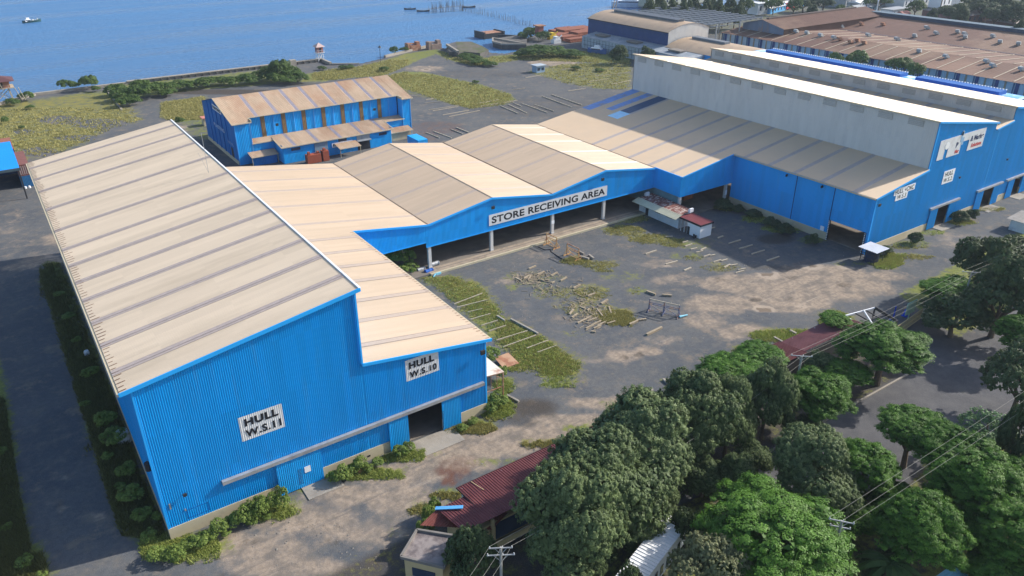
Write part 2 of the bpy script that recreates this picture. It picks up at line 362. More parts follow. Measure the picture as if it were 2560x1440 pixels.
# ================================================================== WORKSHOPS 3 AND 2
W = thing('workshop', 'large blue workshop at right with two tall pale grey clerestory walls', 'workshop', (150, 70.6, 0))
YW = 70.6
tF = pw((127.2, 11.15), (143.5, 13.54))
m = MB(); BL = lambda a, b, zb, zt: corr_wall(m, 'x', YW, a, b, zb, zt, -1, .25, .04)
tc = pw((143.5, 22.5), (166.3, 18.95)); t2 = pw((166.3, 17.5), (172.9, 18.35)); t3 = pw((172.9, 21.1), (196, 17.7))
BL(127.8, 143.5, 1.5, lambda a: tF(a)-.1); BL(143.5, 150.5, 1.5, tc); BL(150.5, 155.0, 4.4, tc); BL(155.0, 166.3, 1.5, tc)
BL(166.3, 168.2, 1.5, t2); BL(168.2, 172.9, 4.4, t2); BL(172.9, 181.4, 1.5, t3); BL(181.4, 185.2, 4.4, t3); BL(185.2, 196, 1.5, t3)
m.build('front_wall', BLUE, W)
m = MB(); corr_wall(m, 'y', 127.8, 78.65, 103.3, 1.5, 11.2, -1, .25, .04); corr_wall(m, 'y', 127.8, YW+.05, 78.65, 4.15, 11.2, -1, .25, .04)
corr_wall(m, 'y', 127.8, YW+.05, 71.3, 0, 4.15, -1, .25, .04)
m.build('side_wall', BLUE, W)
m = MB(); corr_wall(m, 'y', 143.5, YW+.1, YB+.2, 13.3, 22.6, -1, .45, .03); m.build('clerestory_wall', GREYW, W)
m = MB(); corr_wall(m, 'y', 172.9, YW+.1, YB+.2, 18.2, 21.2, -1, .45, .03); m.build('clerestory_wall', GREYW, W)
m = MB(); corr_wall(m, 'x', YB+.4, 112, 143.5, .3, lambda a: tW(a)-.1, 1, .4, .04); corr_wall(m, 'x', YB+.4, 143.5, 166.3, .3, tc, 1, .4, .04); corr_wall(m, 'x', YB+.4, 166.3, 196, .3, lambda a: t2(a) if a < 172.9 else t3(a), 1, .4, .04)
m.build('back_wall', GREYW, W)
m = MB(); corr_wall(m, 'y', 196, YW+.05, YB+.3, 0, 17.7, 1, .4, .04); m.build('side_wall', BLUE, W)
m = MB()
for a, b in ((127.75, 150.4), (155.1, 168.1), (172.9, 181.3), (185.3, 196)): m.box(a, b, YW-.12, YW+.12, 0, 1.5)
m.box(127.7, 127.92, 78.75, 103.3, 0, 1.5)
m.build('plinth', CREAM, W)
WSK = [74.7, 81.7, 87.9, 94.0, 100.2, 106.4, 112.8, 119.0, 125.2, 131.3]
z_ = lambda x: 8.9+(x-111.9)*.147
roof_with_skylights(W, 127.2, z_(127.2), 143.45, z_(143.45), YW-.35, 103.0, WSK[:5], mat('tan_roof_b', (.60,.46,.32), .6, .05, .12, (.56,.44,.32), .35, .45, .75), SKYL, w=1.0)
TANB = bpy.data.materials['tan_roof_b']  # paler tan for the shaded roofs, missing fill light put into the colour
roof_with_skylights(W, 112.15, z_(112.15), 143.45, z_(143.45), 103.0, 138.6, WSK[5:], TANB, SKYL, w=1.0)
def patch(a, b, y0, y1, mt, nm='roof_panel', label=None):
    mm = MB(); corr(mm, (a, y0, z_(a)), (b-a, 0, z_(b)-z_(a)), (0,1,0), y1-y0, (-.1455,0,.989), .25, .035); o = mm.build(nm, mt, W)
    if label: o['label'] = label
BLP = mat('faded_blue_sheet', (.17, .30, .60), .4, .12, .6, (.28,.27,.30), .4, .5, .65)
DKP = mat('dark_blue_sheet', (.03, .075, .16), .3, .15, 1.)
patch(112.15, 126.3, 138.6, YB+.3, TANB); patch(126.3, 143.45, 149.6, 152.7, BLP, label='blue repair sheets on the beige roof')
patch(126.3, 143.45, 147.0, 149.6, TANB); patch(129.5, 143.45, 144.6, 147.0, BLP, label='blue repair sheets on the beige roof'); patch(126.3, 129.5, 144.6, 147.0, TANB)
patch(126.3, 143.45, 142.8, 144.6, TANB); patch(130.5, 143.45, 139.4, 142.8, DKP, label='dark navy sheet on the beige roof')
patch(126.3, 130.5, 139.0, 142.8, mat('pale_blue_panel_new', (.38,.68,.95), .4), label='bright light blue sheet on the beige roof'); patch(130.5, 143.45, 138.6, 139.4, SKYL); patch(126.3, 130.5, 138.6, 139.0, TANB)
TOPSK = [78.2+6.2*k for k in range(12)]
roof_with_skylights(W, 143.1, 22.72, 166.5, 19.07, YW-.3, YB+.6, TOPSK, TAN, mat('skylight_white', (.56,.47,.37), .3, .03), w=.8)
roof_with_skylights(W, 166.35, 17.6, 172.95, 18.45, YW-.3, YB+.6, WSK+[137.4, 143.6], TANB, SKYL, w=1.0)
roof_with_skylights(W, 172.5, 21.3, 196.3, 17.6, YW-.3, YB+.6, TOPSK, TAN, bpy.data.materials['skylight_white'], w=.8)
m = MB()
m.beam((143.05, YW-.3, 22.6), (143.05, YB+.6, 22.6), .12, .22); m.beam((172.45, YW-.3, 21.18), (172.45, YB+.6, 21.18), .12, .22); m.beam((127.1, YW-.3, 11.0), (127.1, 103, 11.0), .2, .2)
m.build('eave_trim', CREAM, W)
m = MB(); m.beam((127.2, YW-.4, 11.0), (143.5, YW-.4, 13.4), .1, .34); m.beam((143.1, YW-.35, 22.55), (166.5, YW-.35, 18.92), .1, .34); m.beam((166.5, YW-.35, 17.48), (172.9, YW-.35, 18.3), .1, .3); m.beam((172.5, YW-.35, 21.13), (196.2, YW-.35, 17.5), .1, .34)
m.box(143.35, 143.6, YW-.2, YW-.03, 13.4, 22.5); m.box(127.65, 127.95, YW-.16, YW, 0, 11.0)
m.build('gable_trim', WALLBLUE, W)
for X, z0, ks in ((143.5, 21.0, range(13)), (172.9, 19.45, range(13))):
    for k in ks:
        y = 75.0+6.23*k
        m = MB(); m.box(X-.14, X-.04, y-1.5, y+1.5, z0, z0+1.15); lo_ = m.build('louvre', LOUV, W)
        m = MB()
        for j in range(4): m.box(X-.17, X-.13, y-1.5, y+1.5, z0+.05+j*.3, z0+.12+j*.3)
        m.build('louvre_slat', mat('slat', (.33,.33,.32)) if 'slat' not in bpy.data.materials else bpy.data.materials['slat'], lo_)
for (r0, r1, d0, d1_, dd0, dd1, o0, o1) in ((147.6, 158.4, 148.0, 150.7, 154.9, 157.7, 150.6, 155), (165.3, 175.9, 165.6, 168.3, 172.6, 175.3, 168.3, 172.7), (177.5, 188, 178.9, 181.5, 185.2, 188, 181.5, 185.1)):
    m = MB(); m.box(r0, r1, YW-.55, YW-.08, 4.42, 4.8); m.build('door_rail', GALV, W)
    leaf(d0, d1_, BLUE, YW-.3, 4.4, W); leaf(dd0, dd1, BLUE, YW-.3, 4.4, W)
    m = MB(); m.box(o0-.3, o1+.5, YW-2.4, YW-.13, 0, .1); m.build('door_ramp', CONC, W)
m = MB()
for x in (126.15,): m.box(112.2, 112.35, 103.2, YS, 4.6, z_(112.3)-.05)
corr_wall(m, 'y', 112.35, 103.2, YS, 4.6, z_(112.3)-.08, -1, .25, .04); corr_wall(m, 'x', 103.2, 112.35, 127.8, 4.6, lambda a: z_(a)-.08, -1, .25, .04)
m.build('wing_fascia', BLUE, W)
m = MB(); m.beam((112.2, 103.05, z_(112.2)-.1), (127.2, 103.05, z_(127.2)-.1), .1, .3); m.box(112.1, 112.3, 103.1, YS, z_(112.2)-.2, z_(112.2)+.05); m.build('wing_trim', WALLBLUE, W)
for x in (112.6, 126.4):
    m = MB(); m.box(x-.28, x+.28, 103.3, 103.8, 0.3, 5.4); m.build('column', GREYW, W)
m = MB(); m.box(126.1, 126.7, 103.24, 103.3, 2.2, 3.2); m.build('notice_board', WHITE, W)
m = MB(); m.box(112.5, 112.75, 104.1, 122, .3, 8.3); m.build('inner_wall', TEAL, W)
m = MB(); m.box(112.3, 143, 102.6, YS-2.0, 0, .33); m.build('floor', FLOORI, W)
m = MB(); m.box(128.2, 195.5, YW+.3, 102.6, 0.02, .12); m.build('floor', FLOORI, W)
m = MB()
for yy in (71.18, 78.75):
    for k in range(12): m.box(127.55, 127.72, yy-.1, yy+.1, .15+k*.34, .32+k*.34)
m.build('door_edge_marking', WHITE, W)
m = MB()
for yy in (71.18, 78.75): m.box(127.6, 127.9, yy-.14, yy+.14, .1, 4.15)
m.build('door_post', BLACK, W)
m = MB(); m.box(127.6, 127.66, 79.6, 80.4, 1.6, 2.5); m.build('notice_board', WHITE, W)
for y in (92.6, 84.5): lamp(W, (127.7, y-3, 10.2), (-1,0,0), .8)
lamp(W, (128.4, YW-.05, 9.8), s=.9); lamp(W, (155.9, YW-.05, 9.6), s=.7); lamp(W, (174.6, YW-.05, 9.9), s=.7)
m = MB()
for y in (87.4, 78.9): m.cyl((127.7, y, 1.5), (127.7, y, 11), .07, n=6)
m.build('downpipe', NAVY, W)
# signs on it
T2 = thing('wall_sign', 'small white sign reading HULL W.S.2 on the right-hand blue gable', 'sign', (149.8, YW-.1, 9.2))
m = MB(); m.box(149.8, 153.8, YW-.12, YW-.06, 9.2, 11.85); m.build('board', WHITE, T2)
lettering(T2, 'HULL', (150.3, YW-.13, 10.7), (1,0,0), (0,0,1), 2.9, .9, BLACK, bold=.025); lettering(T2, 'W.S.2', (150.2, YW-.13, 9.5), (1,0,0), (0,0,1), 3.1, .85, BLACK, bold=.02, space=1.1)
T3 = thing('wall_sign', 'stepped white sign reading HULL +CNC W.S.3 near the workshop corner', 'sign', (133.2, YW-.1, 9.2))
m = MB(); m.box(133.2, 139.95, YW-.12, YW-.06, 10.35, 11.6); m.box(134.0, 137.9, YW-.12, YW-.06, 9.15, 10.35); m.build('board', WHITE, T3)
lettering(T3, 'HULL +CNC', (133.5, YW-.13, 10.5), (1,0,0), (0,0,1), 6.1, .9, BLACK, bold=.02, space=1.05); lettering(T3, 'W.S.3', (134.5, YW-.13, 9.4), (1,0,0), (0,0,1), 2.9, .85, BLACK, bold=.015, space=1.1)
T4 = thing('company_sign', 'large torn white company signboard high on the right-hand blue gable', 'sign', (145.4, YW-.1, 14.8))
SB = mat('worn_signboard', (.62,.64,.68), .6, .06, .5, (.5,.5,.52), .7, .5, .7)
m = MB(); y0, y1 = YW-.14, YW-.07
m.box(145.4, 147.6, y0, y1, 14.8, 18.65); m.box(147.6, 148.7, y0, y1, 17.0, 18.65); m.box(148.7, 153.3, y0, y1, 14.85, 18.68); m.box(153.3, 156.2, y0, y1, 17.2, 18.7); m.box(156.2, 162.0, y0, y1, 14.9, 18.7)
m.build('board', SB, T4)
m = MB(); m.cyl((148.1, y0-.01, 17.3), (148.1, y0-.04, 17.3), .75, n=8); m.build('emblem', WHITE, T4)
m = MB(); m.box(152.6, 153.2, y0-.03, y0-.01, 17.2, 19.3); m.box(153.2, 153.9, y0-.03, y0-.01, 16.6, 18.1); m.cyl((153.0, y0-.01, 19.0), (153.0, y0-.03, 19.0), .5, n=10); m.build('emblem_patch', mat('pale_blue_mark', (.25,.42,.62)), T4)
NV = mat('navy_lettering', (.012,.03,.10))
lettering(T4, 'B', (151.4, y0-.01, 16.2), (1,0,0), (0,0,1), .9, 1.2, NV); lettering(T4, '& Marine', (156.6, y0-.01, 16.7), (1,0,0), (0,0,1), 5.0, 1.1, NV, bold=.045)
lettering(T4, 'Mar', (151.5, y0-.01, 15.15), (1,0,0), (0,0,1), 1.6, .75, REDP); lettering(T4, 'Solutions', (157.4, y0-.01, 15.35), (1,0,0), (0,0,1), 3.9, .85, REDP)

# ================================================================== GROUND AND WATER
def P2(*px, z=0.0): return [tuple(at(x, y, z)[:2]) for x, y in px]
shore = [(-900, 250), (-60, 285), (3.7, 297.5), (13.6, 306.5), (43.7, 307), (66, 306.5), (116.4, 308), (116.6, 297), (127.6, 293.5), (140, 298.5), (154, 307.5), (172.7, 312.0), (171.5, 303.0)] + \
    P2((1118, 120), (1150, 147), (1158, 140), (1120, 116), (1130, 107), (1168, 108), (1195, 117), (1224, 131), (1262, 133), (1292, 128), (1306, 112), (1312, 96), (1345, 84), (1400, 74), (1475, 66), (1540, 45), (1625, 45), (1640, 25), (1700, 20), (1860, 8), (1900, -15)) + [(900, 520), (3500, 900), (3500, -900), (-900, -900)]
SH = np.array([(p[0], p[1]) for p in shore], float)
def sdf(X, Y, poly):
    poly = np.asarray(poly, float); n = len(poly); d = np.full(X.shape, 1e18); ins = np.zeros(X.shape, bool)
    for i in range(n):
        ax, ay = poly[i]; bx, by = poly[(i+1) % n]; ex, ey = bx-ax, by-ay
        wx, wy = X-ax, Y-ay; t = np.clip((wx*ex+wy*ey)/(ex*ex+ey*ey+1e-12), 0, 1)
        d = np.minimum(d, (wx-t*ex)**2+(wy-t*ey)**2)
        c = ((ay > Y) != (by > Y)) & (X < (bx-ax)*(Y-ay)/((by-ay) if by != ay else 1e-12)+ax); ins ^= c
    return np.where(ins, 1, -1)*np.sqrt(d)      # positive inside
def axis(*seg):
    out = []
    for a, b, s in seg: out += list(np.arange(a, b, s))
    return np.array(out)
gx = axis((-900, -60, 60), (-60, 8, 1.2), (8, 170, .8), (170, 300, 1.6), (300, 460, 4), (460, 3500, 160))
gy = axis((-900, 0, 100), (0, 140, .8), (140, 330, 1.3), (330, 480, 5), (480, 1700, 120))
GX, GY = np.meshgrid(gx, gy)
fx, fy = GX.ravel(), GY.ravel()
S_ = sdf(fx, fy, SH)
def hsh(x, y, s): return np.sin(x*.37*s+1.3)*np.cos(y*.31*s+.7)+.6*np.sin(x*.83*s+y*.57*s)+.4*np.cos(x*1.7*s-y*1.3*s)
gz = np.clip(S_*.8, -3.0, 0) + np.where(S_ > 4, .03*hsh(fx, fy, .6), 0)
def sm(v, a, b): t = np.clip((v-a)/(b-a), 0, 1); return t*t*(3-2*t)
cov = np.zeros((len(fx), 4)); cov2 = np.zeros((len(fx), 4))
def paint(arr, ch, px, val=1.0, soft=2.0):
    poly = P2(*px); d = sdf(fx, fy, poly); arr[:, ch] = np.maximum(arr[:, ch], val*sm(d, -soft, soft))
def wipe(arr, ch, px, val=0.0, soft=2.0):
    poly = P2(*px); d = sdf(fx, fy, poly); w = sm(d, -soft, soft); arr[:, ch] = arr[:, ch]*(1-w)+val*w
def ell(arr, ch, cx, cy, rx, ry, val=1.0, soft=None):
    c = at(cx, cy); k = mpp(c); p = [(cx+rx*math.cos(t), cy+ry*math.sin(t)) for t in np.linspace(0, 2*math.pi, 17)[:-1]]
    paint(arr, ch, p, val, soft if soft else max(.5, min(rx, ry)*k*1.2))
# cover: 0 grass, 1 dust, 2 asphalt, 3 yellow-ness of the grass ; cover2: 0 red soil, 1 damp/dark soil, 2 pale concrete
G_ = 0
paint(cov, 0, [(-300, 262), (0, 258), (140, 240), (215, 228), (310, 225), (330, 260), (365, 300), (300, 320), (240, 350), (150, 385), (75, 400), (0, 420), (-300, 520)], .78, 5)
paint(cov, 3, [(-300, 262), (0, 258), (215, 235), (310, 240), (365, 290), (420, 305), (240, 350), (75, 400), (-300, 460)], .9, 4)
paint(cov, 0, [(400, 255), (515, 238), (530, 262), (545, 300), (440, 308), (395, 290)], .85, 3); paint(cov, 3, [(400, 255), (515, 238), (540, 300), (400, 295)], .7, 3)
paint(cov, 0, [(440, 300), (530, 285), (540, 350), (500, 355), (460, 330)], .6, 3)
paint(cov, 0, [(270, 215), (330, 205), (480, 195), (640, 175), (730, 162), (760, 200), (640, 215), (500, 225), (380, 240), (300, 255)], .75, 2)
for e in ((150, 300, 60, 12), (250, 310, 80, 14), (90, 380, 60, 14), (330, 330, 90, 16), (60, 330, 30, 8), (380, 290, 25, 14), (210, 345, 80, 8)): ell(cov2, 3, *e, .8)
paint(cov, 0, [(745, 205), (760, 185), (830, 172), (900, 165), (960, 150), (1010, 134), (1090, 122), (1110, 130), (1050, 150), (1030, 160), (960, 190), (880, 195), (800, 205)], .85, 2)
paint(cov, 3, [(745, 205), (830, 172), (1010, 134), (1050, 150), (960, 190), (800, 205)], .5, 3)
paint(cov, 0, [(960, 190), (1010, 178), (1060, 180), (1130, 195), (1200, 210), (1280, 235), (1290, 250), (1260, 262), (1180, 272), (1130, 262), (1050, 235), (980, 215)], .92, 2)
paint(cov, 3, [(960, 190), (1060, 180), (1290, 240), (1180, 272), (1050, 235)], .45, 2)
paint(cov, 0, [(1060, 122), (1110, 128), (1150, 140), (1180, 150), (1230, 140), (1300, 135), (1400, 125), (1580, 130), (1580, 160), (1440, 155), (1300, 150), (1235, 160), (1180, 165), (1120, 150)], .85, 2)
paint(cov, 0, [(1310, 180), (1400, 160), (1500, 155), (1585, 160), (1580, 225), (1480, 222), (1400, 205)], .68, 3); paint(cov, 3, [(1310, 180), (1400, 160), (1585, 165), (1580, 225), (1400, 205)], .55, 3)
paint(cov, 0, [(900, 200), (960, 190), (1050, 235), (1130, 262), (1010, 235)], .55, 3)
# courtyard weeds
paint(cov, 0, [(1040, 690), (1130, 685), (1200, 705), (1245, 755), (1260, 785), (1330, 820), (1400, 860), (1462, 905), (1440, 950), (1380, 968), (1330, 920), (1290, 890), (1230, 850), (1150, 770), (1090, 720)], .92, 3.0)
paint(cov, 3, [(1120, 690), (1200, 705), (1245, 755), (1330, 820), (1462, 905), (1440, 950), (1330, 920), (1200, 810), (1130, 750)], .8, 3)
paint(cov2, 0, [(1195, 740), (1250, 770), (1330, 810), (1400, 850), (1430, 900), (1390, 880), (1300, 820), (1220, 780)], .35, 1)
for e in ((1330, 700, 90, 26, .45), (1400, 730, 90, 24, .5), (1470, 770, 90, 30, .52), (1480, 730, 60, 22, .62), (1540, 790, 50, 22, .85), (1560, 800, 30, 12, .9), (1440, 650, 40, 10, .8), (1500, 660, 60, 14, .55), (1510, 675, 30, 9, .6), (1560, 690, 70, 16, .4), (1600, 725, 35, 12, .6), (1275, 720, 20, 8, .6), (1560, 575, 60, 16, .7), (1625, 595, 60, 14, .75), (1690, 605, 50, 12, .7), (1720, 640, 50, 14, .5), (1800, 668, 60, 14, .5), (1560, 545, 70, 14, .7),
          (1830, 515, 50, 12, .95), (1900, 545, 50, 12, .9), (1960, 570, 60, 12, .85), (2030, 600, 40, 10, .7), (1740, 610, 60, 20, .45), (2120, 660, 50, 8, .5), (2215, 650, 45, 22, .9), (2270, 610, 60, 14, .6), (2330, 580, 40, 8, .7), (2400, 555, 40, 8, .8), (2250, 640, 90, 10, .6), (2470, 520, 50, 8, .7),
          (1180, 1065, 70, 18, .9), (1240, 1015, 50, 30, .95), (1260, 960, 30, 20, .9), (1400, 960, 60, 14, .7), (1050, 1130, 60, 14, .8), (900, 1180, 120, 18, .9), (1000, 1140, 60, 12, .8), (640, 1270, 120, 26, .95), (480, 1360, 110, 34, .95), (740, 1220, 80, 14, .8), (1330, 885, 60, 20, .9), (1300, 910, 50, 18, .8),
          (2090, 800, 45, 26, .95), (1960, 835, 90, 18, .85), (1890, 870, 70, 14, .7), (1700, 950, 60, 16, .5), (1570, 1010, 80, 16, .55), (1470, 1070, 70, 14, .8), (1380, 1105, 90, 12, .7), (1250, 1155, 90, 12, .6), (1130, 1230, 60, 14, .7), (1070, 1270, 60, 20, .7), (950, 1410, 90, 26, .7), (1000, 1340, 40, 30, .5), (880, 1385, 30, 30, .45), (1050, 1260, 25, 20, .5), (1440, 835, 40, 12, .4)):
    ell(cov, 0, *e[:4], e[4])
for e in ((2090, 800, 45, 26, 1), (1960, 835, 90, 18, 1), (1470, 770, 100, 60, .8), (1540, 790, 60, 25, .9), (1500, 660, 70, 18, .8), (1600, 590, 90, 20, .9), (1380, 1105, 120, 20, .8), (950, 1400, 120, 40, .9), (2250, 640, 90, 20, .8), (2400, 560, 80, 20, .6), (1800, 668, 80, 18, .7), (1180, 1075, 80, 14, .5), (2215, 655, 50, 20, .7), (1070, 1270, 60, 20, .9)): ell(cov, 3, *e)
# left strip beside the workshop and the far left edge
paint(cov, 0, [(110, 655), (150, 650), (430, 1350), (400, 1390), (330, 1350), (290, 1240), (240, 1130), (190, 960), (150, 820), (100, 700)], .98, 1.2)
paint(cov, 0, [(-260, 700), (-10, 840), (20, 960), (40, 1080), (45, 1200), (70, 1310), (140, 1440), (160, 1500), (-300, 1500)], .98, 1.2)
# bare / beige dust
for e in ((1900, 710, 150, 26, .8), (2050, 690, 120, 26, .95), (1800, 760, 90, 26, .8), (1950, 760, 130, 20, .85), (2120, 720, 120, 26, .7), (1860, 830, 60, 20, .8), (1760, 800, 50, 20, .6), (2010, 730, 180, 30, .7), (2220, 690, 60, 14, .5), (1660, 850, 60, 14, .4), (1560, 890, 50, 16, .75), (1620, 880, 40, 12, .6), (1580, 990, 60, 14, .5), (1500, 1010, 90, 16, .7), (1330, 1090, 130, 24, .95), (1240, 1110, 130, 30, .95), (1120, 1150, 130, 30, .9), (1000, 1190, 120, 26, .8), (880, 1240, 120, 30, .75), (760, 1300, 140, 40, .7), (620, 1370, 160, 40, .75), (1000, 1270, 90, 40, .6), (900, 1330, 120, 40, .55), (720, 1420, 160, 30, .7), (1040, 1250, 80, 40, .7), (1420, 1050, 90, 18, .8), (1490, 900, 40, 10, .4), (150, 600, 60, 16, .6), (110, 650, 60, 14, .6), (60, 670, 50, 8, .5), (1330, 640, 50, 10, .3), (1690, 700, 70, 14, .45), (1640, 660, 70, 12, .4), (1300, 700, 60, 20, .3), (1380, 157, 60, 8, .8), (1060, 172, 50, 8, .5), (430, 320, 60, 14, .4), (150, 1190, 20, 14, .5), (140, 1265, 34, 20, .5), (235, 1295, 40, 16, .5), (30, 590, 60, 60, .25), (2380, 600, 60, 20, .3), (1100, 1060, 50, 14, .6)): ell(cov, 1, *e)
for e in ((1135, 1180, 50, 16, .75), (1150, 1155, 60, 22, .5), (1120, 1205, 30, 10, .9), (2010, 660, 40, 12, .3), (160, 1275, 18, 12, .4), (1040, 1150, 20, 10, .2), (900, 255, 70, 12, .3), (1090, 320, 80, 20, .45), (1050, 345, 50, 10, .4), (700, 230, 40, 8, .2), (1420, 190, 80, 20, .25), (200, 260, 90, 16, .3)): ell(cov2, 0, *e)
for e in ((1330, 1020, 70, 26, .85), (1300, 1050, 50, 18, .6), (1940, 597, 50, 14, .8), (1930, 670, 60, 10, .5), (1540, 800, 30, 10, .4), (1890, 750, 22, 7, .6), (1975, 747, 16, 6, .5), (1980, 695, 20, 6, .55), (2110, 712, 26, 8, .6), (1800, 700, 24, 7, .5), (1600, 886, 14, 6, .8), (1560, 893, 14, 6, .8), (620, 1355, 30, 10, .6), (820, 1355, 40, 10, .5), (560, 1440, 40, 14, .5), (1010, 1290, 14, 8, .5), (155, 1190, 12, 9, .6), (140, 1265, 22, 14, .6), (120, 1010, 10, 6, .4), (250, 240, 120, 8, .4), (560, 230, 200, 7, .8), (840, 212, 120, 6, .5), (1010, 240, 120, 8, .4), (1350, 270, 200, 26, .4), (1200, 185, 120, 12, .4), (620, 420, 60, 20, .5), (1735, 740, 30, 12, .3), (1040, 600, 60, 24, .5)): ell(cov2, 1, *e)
# asphalt road and apron beyond the kerb
ROAD = P2((2700, 690), (2560, 782), (2325, 898), (2103, 1024), (1840, 1168), (1850, 1215), (2050, 1265), (2260, 1220), (2330, 1130), (2560, 1085), (2760, 1000))
w = sm(sdf(fx, fy, [(20, 43), (20, -300), (900, -300), (900, 43)]), -.5, .5); cov[:, 0] = np.maximum(cov[:, 0], w*.6); cov2[:, 1] = np.maximum(cov2[:, 1], w*.75)
d = sdf(fx, fy, ROAD); w = sm(d, -.3, .3); cov[:, 2] = np.maximum(cov[:, 2], w); cov[:, 0] *= (1-w); cov2[:, 1] *= (1-w)
GATEWAY = [(103.5, 43), (116, 43), (113.5, 56), (104.5, 56)]
d = sdf(fx, fy, GATEWAY); cov[:, 2] = np.maximum(cov[:, 2], sm(d, -.6, .6))
w = sm(sdf(fx, fy, [(10, 43.3), (103, 43.3), (103, 56), (10, 56)]), -.5, .5); cov[:, 0] = np.maximum(cov[:, 0]*(1-w), w*.35); cov2[:, 1] = np.maximum(cov2[:, 1], w*.7)
w = sm(sdf(fx, fy, [(112, 44.5), (118, 58), (300, 64), (300, 44.5)]), -.8, .8); cov[:, 0] = np.maximum(cov[:, 0], w*.85); cov2[:, 1] = np.maximum(cov2[:, 1], w*.4)
d = sdf(fx, fy, [(75, 36), (82, 36), (85, 30), (95, 28), (95, 22), (75, 22)]); cov2[:, 2] = np.maximum(cov2[:, 2], .0*sm(d, -1, 1))
far = sm(fx, 285, 300); cov[:, 0] = np.maximum(cov[:, 0], far*.45)
# shoreline fringe
cov2[:, 1] = np.maximum(cov2[:, 1], sm(-S_, -2.5, .5))
nx_, ny_ = len(gx), len(gy)
idx = (np.arange(ny_-1)[:, None]*nx_+np.arange(nx_-1)[None, :]).ravel()
faces = np.stack([idx, idx+1, idx+nx_+1, idx+nx_], 1)
def np_mesh(name, co, fc, mat_=None):
    me = bpy.data.meshes.new(name); me.vertices.add(len(co)); me.vertices.foreach_set('co', np.ascontiguousarray(co, dtype=np.float32).ravel())
    k = fc.shape[1]; me.loops.add(fc.size); me.loops.foreach_set('vertex_index', np.ascontiguousarray(fc, dtype=np.int32).ravel())
    me.polygons.add(len(fc)); me.polygons.foreach_set('loop_start', np.arange(0, fc.size, k, dtype=np.int32))
    me.update(calc_edges=True)
    if mat_: me.materials.append(mat_)
    return me
gme = np_mesh('ground', np.stack([fx, fy, gz], 1), faces)
for nm, arr in (('cover', cov), ('cover2', cov2)):
    a = gme.attributes.new(nm, 'FLOAT_COLOR', 'POINT'); a.data.foreach_set('color', arr.astype(np.float32).ravel())
gme.polygons.foreach_set('use_smooth', [True]*len(gme.polygons))
gob = bpy.data.objects.new('ground', gme); COL.objects.link(gob); struct(gob)
# ground material
gm = bpy.data.materials.new('ground'); gm.use_nodes = True; nt = gm.node_tree; N = nt.nodes; L = nt.links; B = N['Principled BSDF']
B.inputs['Roughness'].default_value = .95; B.inputs['Specular IOR Level'].default_value = .12
pos = N.new('ShaderNodeNewGeometry').outputs['Position']
def gn(sc, det=6, rg=.65, off=0):
    n = N.new('ShaderNodeTexNoise'); n.inputs['Scale'].default_value = sc; n.inputs['Detail'].default_value = det; n.inputs['Roughness'].default_value = rg
    mp = N.new('ShaderNodeMapping'); mp.inputs['Location'].default_value = (off, off*1.7, 0); L.new(pos, mp.inputs[0]); L.new(mp.outputs[0], n.inputs['Vector']); return n.outputs['Fac']
def mth(op, a, b=0.0, c=None, clamp=False):
    x = N.new('ShaderNodeMath'); x.operation = op; x.use_clamp = clamp
    for s_, v in zip(x.inputs, (a, b, c if c is not None else 0.0)):
        if hasattr(v, 'is_output'): L.new(v, s_)
        else: s_.default_value = v
    return x.outputs[0]
def gmix(f, a, c):
    x = N.new('ShaderNodeMix'); x.data_type = 'RGBA'
    for s_, v in ((x.inputs[0], f), (x.inputs[6], a), (x.inputs[7], c)):
        if hasattr(v, 'is_output'): L.new(v, s_)
        elif isinstance(v, float): s_.default_value = v
        else: s_.default_value = (*v, 1)
    return x.outputs[2]
def gr(f, a, b, c=0.0, d=1.0):
    r = N.new('ShaderNodeMapRange'); r.interpolation_type = 'SMOOTHSTEP'; r.inputs[1].default_value = a; r.inputs[2].default_value = b; r.inputs[3].default_value = c; r.inputs[4].default_value = d; L.new(f, r.inputs[0]); return r.outputs[0]
def attr(nm):
    a = N.new('ShaderNodeAttribute'); a.attribute_name = nm; s = N.new('ShaderNodeSeparateColor'); L.new(a.outputs['Color'], s.inputs[0]); return s.outputs[0], s.outputs[1], s.outputs[2], a.outputs['Alpha']
g0, g1, g2, g3 = attr('cover'); h0, h1, h2, h3 = attr('cover2')
n1, n2, n3, n4, n5 = gn(.09), gn(.45, off=13), gn(1.6, off=31), gn(6., 4, .7, 7), gn(.25, 8, .7, 91)
base = gmix(gr(n1, .35, .65), (.083, .094, .108), (.118, .124, .130))
base = gmix(gr(n2, .45, .7), base, (.150, .143, .132))
base = gmix(gr(n5, .53, .66, 0, .75), base, (.20, .168, .135))
base = gmix(gr(n3, .3, .75, 0, .5), base, (.062, .066, .078))
dustc = gmix(gr(n3, .3, .7), (.225, .182, .142), (.36, .29, .225)); dustc = gmix(gr(n2, .42, .68), dustc, (.16, .14, .122))
fd = gr(mth('ADD', g1, mth('MULTIPLY', mth('SUBTRACT', n5, .5), 1.8)), .12, .66)
mpx = N.new('ShaderNodeMapping'); mpx.inputs['Scale'].default_value = (.07, 1.3, 1); mpx.inputs['Rotation'].default_value = (0, 0, R(3)); L.new(pos, mpx.inputs[0])
tn = N.new('ShaderNodeTexNoise'); tn.inputs['Scale'].default_value = .8; tn.inputs['Detail'].default_value = 5; tn.inputs['Roughness'].default_value = .7; L.new(mpx.outputs[0], tn.inputs['Vector'])
dustc = gmix(gr(tn.outputs['Fac'], .52, .68, 0, .6), dustc, (.135, .122, .112)); dustc = gmix(gr(tn.outputs['Fac'], .40, .30, 0, .5), dustc, (.44, .37, .30))
